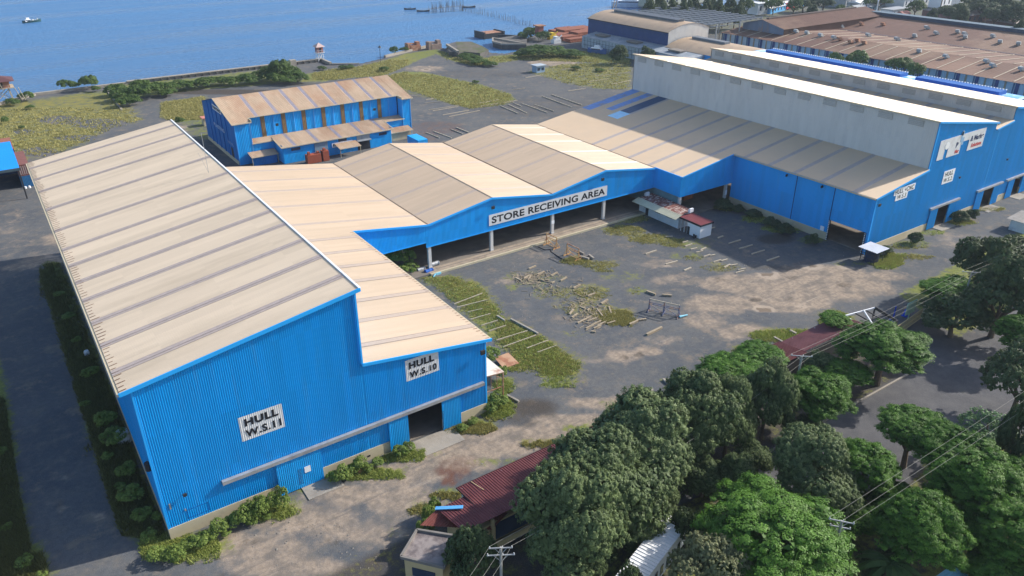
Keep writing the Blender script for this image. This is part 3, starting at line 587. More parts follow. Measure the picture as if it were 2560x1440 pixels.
vo = N.new('ShaderNodeTexVoronoi'); vo.inputs['Scale'].default_value = .115; vd = N.new('ShaderNodeVectorMath'); vd.operation = 'ADD'; sc_ = N.new('ShaderNodeVectorMath'); sc_.operation = 'SCALE'; sc_.inputs[3].default_value = 2.2
nc = N.new('ShaderNodeTexNoise'); nc.inputs['Scale'].default_value = .7; L.new(pos, nc.inputs['Vector']); L.new(nc.outputs['Color'], sc_.inputs[0]); L.new(pos, vd.inputs[0]); L.new(sc_.outputs[0], vd.inputs[1]); L.new(vd.outputs[0], vo.inputs['Vector'])
pd = vo.outputs['Distance']
base = gmix(fd, base, dustc)
pot = gr(mth('ADD', g1, mth('MULTIPLY', n2, .3)), .35, .6); base = gmix(mth('MULTIPLY', pot, gr(pd, .26, .19, 0, .65)), base, (.40, .33, .26)); base = gmix(mth('MULTIPLY', pot, gr(pd, .145, .10, 0, .8)), base, (.13, .098, .072))
asph = gmix(gr(n2, .3, .7), (.082, .084, .095), (.115, .116, .124)); base = gmix(gr(mth('ADD', g2, mth('MULTIPLY', mth('SUBTRACT', n3, .5), .3)), .4, .6), base, asph)
base = gmix(gr(mth('ADD', h0, mth('MULTIPLY', mth('SUBTRACT', n2, .5), .8)), .2, .9, 0, .85), base, (.135, .055, .035))
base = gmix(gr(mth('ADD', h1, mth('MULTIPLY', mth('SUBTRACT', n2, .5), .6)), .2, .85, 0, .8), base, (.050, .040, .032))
grassc = gmix(gr(n3, .3, .7), (.115, .145, .03), (.20, .215, .06)); grassc = gmix(g3, grassc, gmix(gr(n2, .35, .65), (.165, .175, .035), (.24, .205, .06)))
grassc = gmix(gr(n4, .45, .8, 0, .4), grassc, (.06, .07, .022))
fg = gr(mth('ADD', mth('MULTIPLY', g0, .8), mth('ADD', mth('MULTIPLY', mth('SUBTRACT', n2, .5), 1.5), mth('MULTIPLY', mth('SUBTRACT', n3, .5), 1.0))), .22, .72)
fg = mth('MULTIPLY', fg, gr(mth('ADD', mth('ADD', mth('MULTIPLY', n3, .6), mth('MULTIPLY', n4, .5)), mth('MULTIPLY', g0, .5)), .52, .85))
fg = mth('MULTIPLY', fg, mth('SUBTRACT', 1.0, gr(mth('ADD', h3, mth('MULTIPLY', mth('SUBTRACT', n2, .5), .9)), .35, .7)))
base = gmix(fg, base, grassc)
base = gmix(gr(n4, .55, .8, 0, .45), base, (.045, .045, .045)); base = gmix(gr(gn(11., 2, .6, 77), .5, .75, 0, .35), base, (.27, .25, .22)); base = gmix(gr(gn(3.2, 3, .6, 55), .66, .8, 0, .35), base, (.4, .36, .31))
L.new(base, B.inputs['Base Color'])
bp = N.new('ShaderNodeBump'); bp.inputs['Strength'].default_value = .35; bp.inputs['Distance'].default_value = .12; L.new(n4, bp.inputs['Height']); L.new(bp.outputs[0], B.inputs['Normal'])
gme.materials.append(gm)
# water
wm = bpy.data.materials.new('sea_water'); wm.use_nodes = True; nt = wm.node_tree; N = nt.nodes; L = nt.links; B = N['Principled BSDF']
B.inputs['Roughness'].default_value = .3; B.inputs['IOR'].default_value = 1.33; B.inputs['Specular IOR Level'].default_value = .35
pos = N.new('ShaderNodeNewGeometry').outputs['Position']
ms_ = N.new('ShaderNodeMapping'); ms_.inputs['Scale'].default_value = (.004, .03, 1); ms_.inputs['Rotation'].default_value = (0, 0, R(-20)); L.new(pos, ms_.inputs[0]); wt = N.new('ShaderNodeTexNoise'); wt.inputs['Scale'].default_value = 1; wt.inputs['Detail'].default_value = 6; wt.inputs['Roughness'].default_value = .6; L.new(ms_.outputs[0], wt.inputs['Vector']); L.new(gr(wt.outputs['Fac'], .35, .65, .2, .5), B.inputs['Roughness']); w1 = wt.outputs['Fac']; L.new(gmix(gr(w1, .35, .65), (.040, .150, .345), (.066, .195, .40)), B.inputs['Base Color'])
mp = N.new('ShaderNodeMapping'); mp.inputs['Scale'].default_value = (.6, 1.0, 1); mp.inputs['Rotation'].default_value = (0, 0, R(25)); L.new(pos, mp.inputs[0])
na = N.new('ShaderNodeTexNoise'); na.inputs['Scale'].default_value = .9; na.inputs['Detail'].default_value = 7; na.inputs['Roughness'].default_value = .65; L.new(mp.outputs[0], na.inputs['Vector'])
bp = N.new('ShaderNodeBump'); bp.inputs['Strength'].default_value = 1.0; bp.inputs['Distance'].default_value = .9; L.new(na.outputs['Fac'], bp.inputs['Height']); L.new(bp.outputs[0], B.inputs['Normal'])
m = MB(); m.add([(-6000, 150, -.9), (8000, 150, -.9), (8000, 9000, -.9), (-6000, 9000, -.9)], [(0, 1, 2, 3)]); sea = m.build('sea', wm); struct(sea)

# kerb along the road, foreground edges
m = MB(); m.box(58, 103, 43.1, 43.35, 0, .16); o = m.build('kerb', CONC); struct(o)

# ================================================================== SEA WALL
m = MB(); m.box(43.5, 116.5, 306.4, 307.6, -2, .95); m.box(43.5, 116.5, 306.0, 307.7, .95, 1.15)
o = tag(m.build('sea_wall', CONC), 'long straight concrete sea wall with regular buttresses beyond the mangroves', 'sea wall')
m = MB()
for k in range(30): m.box(45+2.45*k, 45.4+2.45*k, 305.5, 306.4, 0, .9)
m.build('buttress', CONCD, o)
m = MB(); m.beam((3.0, 297.2, .2), (14.5, 306.4, .2), 1.2, 1.2); m.beam((14.2, 306.4, .2), (43.5, 306.9, .2), 1.3, 1.2)
tag(m.build('sea_wall', CONC), 'low weathered concrete sea wall at the left edge of the shore', 'sea wall')
m = MB(); m.beam(at(262, 220), at(305, 276), .5, .6); tag(m.build('pipe', CONC), 'straight pale pipe crossing the grass from the shore wall', 'pipe')
m = MB(); m.box(116.2, 117.2, 297.5, 308, -2, 1.1); m.beam((117, 297.5, 0), (127, 293, -.3), .8, 1.2); tag(m.build('sea_wall', CONC), 'short concrete wall returning from the sea beside the small watch hut', 'sea wall')
m = MB(); m.beam((141, 299, 0), (172.5, 312.2, .1), 1.0, 1.8); tag(m.build('sea_wall', CONC), 'broken quay wall between two rusty bollard blocks', 'sea wall')
m = MB(); m.box(102.5, 104.8, 303, 305, 0, 2.4); tag(m.build('concrete_block', CONC), 'square concrete pier block against the straight sea wall', 'block')
for px, py, lb in ((1033, 126, 'small rusty machinery block on the quay'), (1085, 122, 'larger ruined brick block at the end of the quay')):
    p = at(px, py); m = MB(); m.box(p.x-3.2, p.x-1.8, p.y-1.5, p.y+1.5, 0, 3.2); m.box(p.x-1.8, p.x+3, p.y-1.6, p.y+1.2, 0, 2.2); m.box(p.x+1.2, p.x+2.8, p.y-1.2, p.y+1, 2.2, 3.6); m.beam((p.x-3.4, p.y, 3.2), (p.x+2, p.y, 2.6), .6)
    tag(m.build('ruined_block', RUST if px < 1050 else mat('ruin_brick', (.27,.20,.17), .9, .25, 1.)), lb, 'ruin')
# ruined pier mound and second pier
P = thing('ruined_pier', 'broken concrete pier with sloping sides and grass growing on its top', 'pier', at(1150, 118))
pts = [at(*q, 1.6) for q in ((1118, 112), (1140, 106), (1178, 106), (1205, 117), (1222, 127), (1200, 135), (1160, 131), (1145, 134), (1122, 130))]
m = MB(); m.prism([(p.x, p.y, -2) for p in pts], (0, 0, 3.9)); m.build('wall', CONCD, P)
m = MB(); m.prism([(p.x, p.y, 1.91) for p in pts[1:8]], (0, 0, .05)); m.build('top', mat('pier_soil', (.11,.10,.08), .95, .25, .5, (.07,.09,.03), .2, .45, .6), P)
m = MB(); m.beam(at(1117, 112, 2.2), at(1145, 130, 2.2), .9, 1.0); m.beam(at(1120, 128, .3), at(1150, 140, -.3), 1.0, 1.6); m.build('fallen_slab', CONC, P)
P = thing('ruined_pier', 'low square-ended concrete pier beside the inlet, below the red hut', 'pier', at(1260, 108))
pts = [at(*q, 1.2) for q in ((1232, 97), (1290, 88), (1318, 90), (1316, 112), (1256, 112), (1232, 106))]
m = MB(); m.prism([(p.x, p.y, -2) for p in pts], (0, 0, 3.2)); m.build('wall', CONCD, P)
m = MB()
for a, b in zip(pts[:1]+pts[3:], pts[3:]+pts[:1]): m.beam((a.x, a.y, 1.5), (b.x, b.y, 1.5), .7, .7)
m.build('parapet', CONC, P)
m = MB(); p = at(1232, 86); m.box(p.x-8, p.x+3, p.y-5, p.y+3, -1.5, 1.4); m.box(p.x-8.4, p.x-7.6, p.y-5.4, p.y+3.4, -1.5, 2.2); m.box(p.x+2.6, p.x+3.4, p.y-5.4, p.y+3.4, -1.5, 1.9)
B_ = tag(m.build('barge', DARK), 'dark flat rusty barge moored off the low pier', 'barge'); m = MB(); m.box(p.x-7.4, p.x+2.4, p.y-4.6, p.y+2.6, 1.4, 1.5); m.build('deck', RUST, B_)
m = MB(); m.beam(at(1246, 89, .2), at(1316, 91, .2), 1.0, 1.0); tag(m.build('causeway', DARK), 'thin dark causeway running from the barge to the shore', 'causeway')

# ================================================================== PAINT STORE BUILDING
PS = thing('paint_store', 'blue paint building with rusty beige gable roof and PAINT STORE lean-to', 'workshop', (72, 193, 0))
pt = pw((190.6, 10.5), (205, 14.0), (219.5, 10.6))
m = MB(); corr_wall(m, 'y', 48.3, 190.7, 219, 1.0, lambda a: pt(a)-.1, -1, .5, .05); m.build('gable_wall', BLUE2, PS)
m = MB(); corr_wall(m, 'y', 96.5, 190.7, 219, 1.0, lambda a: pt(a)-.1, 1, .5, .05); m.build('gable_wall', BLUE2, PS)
m = MB(); corr_wall(m, 'x', 193.2, 52.5, 93.6, 0, 10.95, -1, .4, .05); m.build('front_wall', BLUE, PS)
m = MB(); corr_wall(m, 'x', 190.7, 48.3, 52.2, 0, 10.5, -1, .4, .05); corr_wall(m, 'x', 190.7, 93.9, 96.5, 0, 10.5, -1, .4, .05); corr_wall(m, 'y', 93.9, 190.7, 193.2, 0, 10.7, -1, .4, .05); m.split('end_bay_wall', BLUE, PS)
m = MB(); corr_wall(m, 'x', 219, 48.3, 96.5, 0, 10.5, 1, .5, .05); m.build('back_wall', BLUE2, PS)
m = MB(); m.box(48.15, 48.4, 191, 219, 0, 1.0); m.build('plinth', CREAM, PS)
RSK = [54.8+5.27*k for k in range(8)]
def roof_y(parent, x0, x1, y0, z0, y1, z1, m_, sk=(), skm=None, name='roof', pitch=.35, w=.9):
    rib = Vector((0, y1-y0, z1-z0)); N_ = Vector((0, -(z1-z0), y1-y0)).normalized()
    if N_.z < 0: N_ = -N_
    mb = MB(); x = x0
    for c in list(sk)+[None]:
        e = (c-w/2) if c is not None else x1
        corr(mb, (x, y0, z0), rib, (1,0,0), e-x, N_, pitch, .05)
        if c is None: break
        x = c+w/2
    o = mb.build(name, m_, parent)
    for c in sk:
        s = MB(); corr(s, (c-w/2, y0, z0), rib, (1,0,0), w, N_, w/3, .07); s.build('skylight_strip', skm, parent)
    return o
SKP = mat('skylight_sheet_violet', (.40, .36, .40), .35, .15, 1.)
roof_y(PS, 52.4, 93.8, 192.6, 11.0, 205, 14.0, RUSTR, RSK, SKP); roof_y(PS, 47.8, 52.4, 190.2, 10.4, 205, 14.0, RUSTR); roof_y(PS, 93.8, 97.0, 190.2, 10.4, 205, 14.0, RUSTR)
roof_y(PS, 47.8, 97.0, 220, 10.4, 205, 14.0, TANV)
m = MB(); m.box(52.4, 93.9, 192.4, 192.65, 10.82, 11.0); m.box(47.7, 52.5, 190.0, 190.25, 10.2, 10.4); m.box(93.7, 97.1, 190.0, 190.25, 10.2, 10.4); m.box(52.4, 52.6, 190.1, 192.6, 10.3, 10.9); m.box(93.6, 93.8, 190.1, 192.6, 10.3, 10.9)
m.beam((47.75, 190.1, 10.35), (47.75, 205, 13.98), .15, .25); m.build('eave_trim', CREAM, PS)
for k, x in enumerate([56.2+5.35*j for j in range(7)]):
    m = MB(); corr_wall(m, 'x', 193.05, x-.55, x+.55, 5.2, 10.8, -1, .4, .04); m.build('rusty_panel', mat('brown_fibreglass', (.20,.13,.06), .7, .2, 1.) if k == 0 else bpy.data.materials['brown_fibreglass'], PS)
m = MB()
for j in range(7): m.box(58.9+5.35*j, 59.0+5.35*j, 192.98, 193.12, 5.2, 10.8)
for x in (52.6, 48.35, 52.1, 94.0, 96.4): m.box(x, x+.12, (190.6 if x < 52.3 or x > 93.9 else 193.0), (190.7 if x < 52.3 or x > 93.9 else 193.1), 0, 10.3)
m.split('downpipe', LBLUE, PS)
m = MB()
for y in (197.5, 201.5, 205.5, 209.5, 213): m.box(48.05, 48.3, y-.12, y+.12, 1.0, pt(y)-.4)
m.split('wall_rib', BLUE2, PS)
m = MB(); m.box(48.2, 48.32, 194.5, 196.2, 0, 3.4); m.build('side_door', DARK, PS)
for x in (59.5, 86.5): lamp(PS, (x, 193, 8.2), s=1.1)
# lean-tos
roof_y(PS, 52.2, 57.4, 190.6, 4.9, 193.1, 5.5, RUSTR, name='lean_to_roof'); roof_y(PS, 57.4, 88.0, 184.9, 4.3, 193.1, 5.5, RUSTR, [61+6.1*k for k in range(5)], SKP, name='lean_to_roof'); roof_y(PS, 88.0, 94.3, 190.6, 4.9, 193.1, 5.5, RUSTR, name='lean_to_roof')
m = MB(); m.box(57.3, 88.1, 184.75, 184.95, 4.1, 4.32); m.box(52.1, 57.4, 190.45, 190.6, 4.72, 4.92); m.box(88.0, 94.4, 190.45, 190.6, 4.72, 4.92); m.beam((57.35, 184.8, 4.25), (57.35, 190.6, 5.15), .15, .2); m.beam((88.05, 184.8, 4.25), (88.05, 190.6, 5.15), .15, .2); m.build('lean_to_trim', CREAM, PS)
m = MB(); corr_wall(m, 'x', 185.4, 57.8, 87.6, 0, 4.3, -1, .35, .04); corr_wall(m, 'y', 57.8, 185.4, 190.7, 0, 4.6, -1, .35, .04); corr_wall(m, 'y', 87.6, 185.4, 190.7, 0, 4.6, 1, .35, .04); corr_wall(m, 'x', 190.9, 52.3, 57.8, 0, 4.9, -1, .35, .04); corr_wall(m, 'x', 190.9, 87.6, 93.8, 0, 4.9, -1, .35, .04); m.split('lean_to_wall', BLUE, PS)
m = MB(); m.box(66.0, 69.5, 185.2, 185.35, 0, 3.9); m.build('roller_door', mat('roller_grey', (.20,.27,.34), .6, .1, 1.), PS)
m = MB(); m.box(77.7, 81.2, 185.28, 185.35, 0, 2.5); m.build('doorway', BLACK, PS); m = MB(); m.box(77.5, 81.4, 184.5, 185.35, 2.5, 2.7); m.box(77.6, 81.3, 185.2, 185.33, 2.7, 4.1); m.build('door_canopy', GALV, PS)
m = MB(); m.box(60.0, 62.3, 185.25, 185.33, 3.0, 3.7); m.box(72.5, 74.8, 185.25, 185.33, 3.0, 3.9); m.box(84, 86.2, 185.25, 185.33, 3.0, 3.7); m.split('window', GLASS, PS)
for i, (x0, x1, y0, y1) in enumerate(((50.5, 57.3, 187.4, 190.5), (71.3, 77.2, 181.8, 185.3), (88.4, 95.3, 187.4, 190.5))):
    q = thing('awning', ['low rusty awning at the left foot of the paint building', 'low rusty awning in front of the PAINT STORE sign', 'low rusty awning at the right foot of the paint building'][i], 'awning', (x0, y0, 0), 'awnings round the paint building')
    roof_y(q, x0, x1, y0, 2.35, y1, 2.95, RUSTR, name='roof'); m = MB()
    for xx in (x0+.2, x1-.2): m.box(xx-.06, xx+.06, y0+.1, y0+.22, 0, 2.35)
    m.box(x0, x1, y0-.08, y0, 2.2, 2.36); m.split('post', CREAM, q)
    if i != 1: m = MB(); corr_wall(m, 'x', y0+.5, x0+.4, x1-.4, 0, 2.3, -1, .4, .04); m.build('wall', BLUE2 if i == 0 else CREAM, q)
q = thing('wall_sign', 'small white sign reading PAINT STORE on the blue lean-to', 'sign', (71, 185.2, 3))
m = MB(); m.box(70.4, 76.2, 185.2, 185.27, 2.0, 3.3) if False else m.box(70.6, 76.3, 185.15, 185.22, 2.0, 3.2); m.build('board', WHITE, q); lettering(q, 'PAINT STORE', (70.9, 185.12, 2.25), (1,0,0), (0,0,1), 5.1, .7, BLACK, space=1.1)
q = thing('wall_sign', 'white sign reading PAINTING high on the side gable of the paint building', 'sign', (48.1, 203, 11))
m = MB(); m.box(48.0, 48.08, 199.6, 207.2, 10.9, 12.2); m.build('board', WHITE, q); lettering(q, 'PAINTING', (47.98, 206.9, 11.15), (0,-1,0), (0,0,1), 7.0, .8, BLACK)
q = thing('painted_lettering', 'faded white painted lettering across the side gable wall', 'lettering', (48.0, 196, 6)); 
FW = mat('faded_white_paint', (.30, .42, .62), .8, .1)
lettering(q, 'BLASTING', (47.97, 208.6, 6.2), (0,-1,0), (0,0,1), 9.5, 1.0, FW); lettering(q, 'PAINTING', (47.97, 197.2, 4.3), (0,-1,0), (0,0,1), 4.6, .8, FW, bold=0)
m = MB(); m.box(90.6, 93.4, 175.8, 182, .15, 2.75); c_ = tag(m.build('shipping_container', BLUE), 'plain blue steel container at the right end of the paint building', 'container')
for k, (x, w_) in enumerate(((62.5, 3.6), (66.6, 1.6))):
    m = MB(); m.box(x, x+w_, 181.5, 183.2, .1, 2.2+.4*k); m.box(x+.3, x+.9, 181.7, 182.4, 2.2, 3.0+.3*k); m.box(x+w_-.7, x+w_-.2, 182, 182.8, 2.2, 2.7)
    tag(m.build('scrap_bin', REDB), ['wide red rusty scrap bin below the paint building', 'narrow tall red scrap bin below the paint building'][k], 'scrap bin')
# small hut left of it
q = thing('small_hut', 'tiny open hut with pinkish roof behind the paint building gable', 'hut', at(520, 312))
p = ORG[q.name]; m = MB(); m.box(p.x-1.6, p.x+1.8, p.y-1.5, p.y+1.5, 2.2, 2.4); m.build('roof', mat('pink_roof', (.5,.2,.16)), q); m = MB(); m.box(p.x-1.3, p.x+1.4, p.y-1.2, p.y+1.2, 0, 2.2); m.build('wall', CREAM, q); m = MB(); m.box(p.x-.6, p.x+.8, p.y-1.23, p.y-1.2, .8, 1.9); m.split('window', GLASS, q)

# ================================================================== LEFT SHED AND CONTAINERS
q = thing('open_shed', 'open-fronted shed with bright blue roof at the left edge', 'shed', (-6, 200, 0))
m = MB(); corr(m, (-22, 194.0, 7.2), (24.4, 0, 0), (0, .985, .03), 22, (0,0,1), .4, .05)
m.build('roof', mat('bright_blue_roof', (.01,.26,.80), .4, .06, .3), q)
m = MB(); m.box(-22, 2.45, 193.8, 194.0, 6.6, 7.2); m.build('fascia', mat('shed_fascia', (.05,.08,.10)), q)
m = MB()
for x in (-20, -12, -4.5, 2.1):
    for y in (194.3, 215.6): m.box(x-.15, x+.15, y-.15, y+.15, 0, 7)
m.split('post', DARK, q)
m = MB(); corr_wall(m, 'x', 215.8, -22, 2.3, 0, 7, 1, .5, .05); corr_wall(m, 'y', -22, 194, 215.8, 0, 7, -1, .5, .05); m.build('wall', NAVY, q)
def container(label, x0, y0, z0, L_, m_, txt=None, mark=None):
    q = thing('shipping_container', label, 'container', (x0, y0, z0), 'containers stacked beside the blue-roofed shed')
    mm = MB(); corr_wall(mm, 'x', y0, x0, x0+2.44, z0, z0+2.6, -1, .28, .04); corr_wall(mm, 'y', x0+2.44, y0, y0+L_, z0, z0+2.6, 1, .28, .04); corr_wall(mm, 'y', x0, y0, y0+L_, z0, z0+2.6, -1, .28, .04); corr_wall(mm, 'x', y0+L_, x0, x0+2.44, z0, z0+2.6, 1, .28, .04)
    mm.add([(x0, y0, z0+2.6), (x0+2.44, y0, z0+2.6), (x0+2.44, y0+L_, z0+2.6), (x0, y0+L_, z0+2.6)], [(0,1,2,3)]); mm.build('body', m_, q)
    mm = MB()
    for x in (x0, x0+2.36):
        for y in (y0-.05, y0+L_-.05): mm.box(x, x+.1, y, y+.1, z0, z0+2.62)
    mm.box(x0, x0+2.44, y0-.05, y0+.03, z0+2.5, z0+2.63); mm.box(x0, x0+2.44, y0-.05, y0+.03, z0, z0+.12); mm.build('frame', m_, q)
    if mark:
        mm = MB()
        for k in range(5): mm.box(x0+.35+k*.4, x0+.5+k*.4, y0-.07, y0-.05, z0+.3, z0+2.3)
        mm.build('marking', mark, q)
    return q
CB = mat('container_maroon', (.20, .085, .075), .7, .2, 1.); 
container('blue container standing on the ground below a maroon one', 2.0, 203.0, .05, 12, mat('container_blue', (.02,.13,.30), .6, .15, 1.))
container('maroon container with pale vertical marks stacked on the blue one', 2.0, 203.0, 2.72, 12, CB, mark=mat('pale_marks', (.45,.36,.34)))
container('faded red container behind the shed corner, standing on the ground', .3, 218.5, .05, 12, mat('container_red', (.26,.10,.07), .8, .2, 1.))
container('faded red container stacked on top behind the shed corner', .3, 218.5, 2.72, 12, bpy.data.materials['container_red'])
for k, x in enumerate((2.5, 3.3)):
    m = MB(); m.cyl((x, 202.0, 0), (x, 202.0, .5), .3, .24, n=10); tag(m.build('bucket', WHITE), 'small white bucket on the ground below the blue container', 'bucket', 'white buckets')

# ================================================================== WATCHTOWERS
def tower(label, p, h, s, wood, roofm, wallm, deckx=0):
    q = thing('watch_hut', label, 'watch hut', (p.x, p.y, 0)); mm = MB()
    for i in (-1, 1):
        for j in (-1, 1): mm.beam((p.x+i*s*1.15, p.y+j*s*1.15, -.5), (p.x+i*s*.85, p.y+j*s*.85, h), .28*s/1.6)
    for j in (-1, 1):
        mm.beam((p.x-s*1.1, p.y+j*s*1.1, .4), (p.x+s*.9, p.y+j*s*.9, h-.2), .16); mm.beam((p.x+s*1.1, p.y+j*s*1.1, .4), (p.x-s*.9, p.y+j*s*.9, h-.2), .16)
    mm.build('leg_frame', wood, q)
    mm = MB(); mm.box(p.x-s*1.5, p.x+s*1.5, p.y-s*1.3, p.y+s*1.3, h, h+.2); mm.build('deck', wood, q)
    mm = MB(); mm.box(p.x-s*1.1, p.x+s*1.1, p.y-s, p.y+s, h+.2, h+2.4); mm.build('cabin', wallm, q)
    mm = MB(); mm.box(p.x-s*.35, p.x+s*.35, p.y-s-.03, p.y-s, h+.4, h+2.0); mm.box(p.x-s*1.13, p.x-s*1.1, p.y-s*.5, p.y+s*.5, h+1.1, h+1.9); mm.split('window', DARK, q)
    mm = MB(); a = s*1.7; c = (p.x, p.y, h+3.9)
    mm.add([(p.x-a, p.y-a, h+2.35), (p.x+a, p.y-a, h+2.35), (p.x+a, p.y+a, h+2.35), (p.x-a, p.y+a, h+2.35), c], [(0,1,4), (1,2,4), (2,3,4), (3,0,4), (3,2,1,0)]); mm.build('roof', roofm, q)
    mm = MB()
    for y in (p.y-s*1.3, p.y+s*1.3): mm.box(p.x-s*1.5, p.x+s*1.5, y-.04, y+.04, h+1.0, h+1.1)
    for k in range(6): mm.box(p.x-s*1.5+k*s*.6-.04, p.x-s*1.5+k*s*.6+.04, p.y-s*1.3-.04, p.y-s*1.3+.04, h+.2, h+1.05)
    mm.build('railing', wood, q)
    return q
t_ = tower('stilted wooden watch hut with dark maroon roof at the left edge of the shore', at(12, 258), 5.0, 2.5, WOODP, mat('tower_roof', (.10,.045,.05)), mat('tower_wall', (.34,.17,.12)))
p = at(12, 258); m = MB(); m.beam((p.x-.5, p.y-4.4, 5), (p.x-2.0, p.y-4.0, 12.5), .2); m.beam((p.x+.5, p.y-4.4, 5), (p.x-1.2, p.y-4.0, 12.5), .2); m.beam((p.x+3.8, p.y-2.5, 5), (p.x+5.0, p.y-3, .8), .15); m.beam((p.x+4.8, p.y-2.5, 5), (p.x+5.9, p.y-3, .8), .15)
for k in range(7): m.beam((p.x-.6-.2*k, p.y-4.35, 5.5+k), (p.x+.35-.25*k, p.y-4.35, 5.5+k), .12)
m.cyl((p.x-1.6, p.y-4, 12.3), (p.x-1.6, p.y-4, 13.8), .9, .5, n=8); m.build('ladder_mast', WOODP, t_)
tower('small pink watch hut on splayed white legs at the sea wall corner', at(801, 153), 3.4, 1.15, OFFW, mat('hut_roof', (.5,.38,.36)), mat('hut_wall', (.38,.16,.14)))

# ================================================================== BARREL-ROOFED WORKSHOP AND BUILDINGS BEYOND
def arc_roof(parent, x0, x1, y0, y1, ze, rise, m_, n=18, name='roof', over=.5):
    cx = (x0+x1)/2; hw = (x1-x0)/2+over; Rr = (hw*hw+rise*rise)/(2*rise); a = math.asin(hw/Rr); vs = []
    for k in range(n+1):
        t = -a+2*a*k/n; x = cx+Rr*math.sin(t); z = ze+rise-Rr*(1-math.cos(t)); vs += [(x, y0, z), (x, y1, z)]
    mm = MB(); mm.add(vs, [(2*k, 2*k+1, 2*k+3, 2*k+2) for k in range(n)]); o = mm.build(name, m_, parent, smooth=True); return o, (lambda x: ze+rise-Rr+math.sqrt(max(0, Rr*Rr-(x-cx)**2)))
q = thing('barrel_workshop', 'dark blue workshop with tan barrel roof at the water edge', 'workshop', (241, 226, 0))
o, az = arc_roof(q, 230, 253, 226, 276, 11.0, 2.7, TANV)
m = MB(); corr_wall(m, 'y', 230, 226.2, 275.8, 0, 10.95, -1, .6, .05); m.build('side_wall', NAVY, q)
m = MB(); corr_wall(m, 'x', 226.3, 230, 253, 0, az, -1, .6, .05); m.build('end_wall', GREYW, q)
m = MB(); corr_wall(m, 'x', 275.7, 230, 253, 0, az, 1, .6, .05); corr_wall(m, 'y', 253, 226.2, 275.8, 0, 10.95, 1, .6, .05); m.build('back_wall', GREYW, q)
m = MB(); m.box(239.6, 243.0, 231, 270, 13.6, 14.5); m.prism([(239.2, 230.6, 14.5), (243.4, 230.6, 14.5), (241.3, 230.6, 15.0)], (0, 40, 0)); m.build('ridge_vent', mat('vent_grey', (.14,.16,.19)), q)
m = MB(); m.beam((229.5, 225.9, 10.95), (229.5, 276.3, 10.95), .2, .3); m.build('eave_trim', DARK, q)
q2 = thing('lean_to_shed', 'long white-blue corrugated lean-to against the dark blue workshop', 'shed', (224, 212, 0))
LT = mat('weathered_white_sheet', (.34, .42, .50), .7, .12, .8, (.20,.24,.28), .5, .5, .7, stretch=(1,1,1))
m = MB(); corr(m, (221.6, 205, 4.9), (8.2, 0, 1.1), (0,1,0), 65, (0,0,1), .8, .06); m.build('roof', mat('lean_to_grey', (.24,.28,.32), .7, .12, .5, (.36,.38,.40), .3, .5, .6), q2)
m = MB(); corr_wall(m, 'y', 222, 205, 270, 0, 4.85, -1, .5, .05); corr_wall(m, 'x', 205, 222, 229.9, 0, lambda a: 4.9+(a-222)*.13, -1, .5, .05); m.build('wall', LT, q2)
m = MB()
for k in range(22): m.box(221.9, 221.95, 226+2*k, 226.12+2*k, .3, 4.6)
for z in (1.6, 3.2): m.box(221.88, 221.93, 226, 269, z, z+.1)
m.build('frame_line', DARK, q2)
for y in (214, 238, 258): 
    m = MB(); m.box(224.5, 228, y, y+6.5, 5.7, 6.2); m.build('roof_vent', mat('lt_vent', (.20,.18,.16)) if y == 214 else bpy.data.materials['lt_vent'], q2)
q = thing('barrel_workshop', 'long low barrel-roofed workshop with bright blue ridge vent behind the clerestory', 'workshop', (241, 150, 0))
for (y0, y1, mm_) in ((190, 225.6, TANV), (97, 190, LBLUE)): arc_roof(q, 228.5, 252.5, y0, y1, 5.9, 2.6, mm_)
BC = mat('bright_blue_barrel', (.08,.38,.80), .35, .1, .4, (.6,.72,.85), .3, .5, .62, stretch=(.3,1,1)); q.children[-1].data.materials[0] = BC
m = MB(); corr_wall(m, 'y', 228.5, 60, 225.6, 0, 5.9, -1, .6, .05); corr_wall(m, 'y', 252.5, 60, 225.6, 0, 5.9, 1, .6, .05); m.build('side_wall', BLUE, q)
_, az2 = arc_roof(q, 228.5, 252.5, 60, 95.5, 4.9, 2.4, TAN)
m = MB(); corr_wall(m, 'x', 96.9, 228.5, 252.5, 0, lambda x: az2(x)+1.1, -1, .6, .05); m.build('end_wall', mat('teal_end', (.08,.30,.38)), q)
for y0, y1 in ((103, 128), (133, 185)):
    m = MB(); m.box(238.2, 242.6, y0, y1, 8.2, 9.5); o = m.build('ridge_vent', mat('royal_blue', (.004,.11,.40)) if y0 == 103 else bpy.data.materials['royal_blue'], q)
    m = MB(); y = y0
    while y < y1: m.box(242.2, 242.7, y, y+.35, 9.5, 9.72); m.box(238.1, 238.5, y, y+.35, 8.2, 8.4); y += .85
    m.build('vent_cap', WHITE, o)['kind'] = 'stuff'
m = MB(); m.box(239, 242, 205, 222, 8.5, 9.3); m.build('ridge_vent', bpy.data.materials['vent_grey'], q)
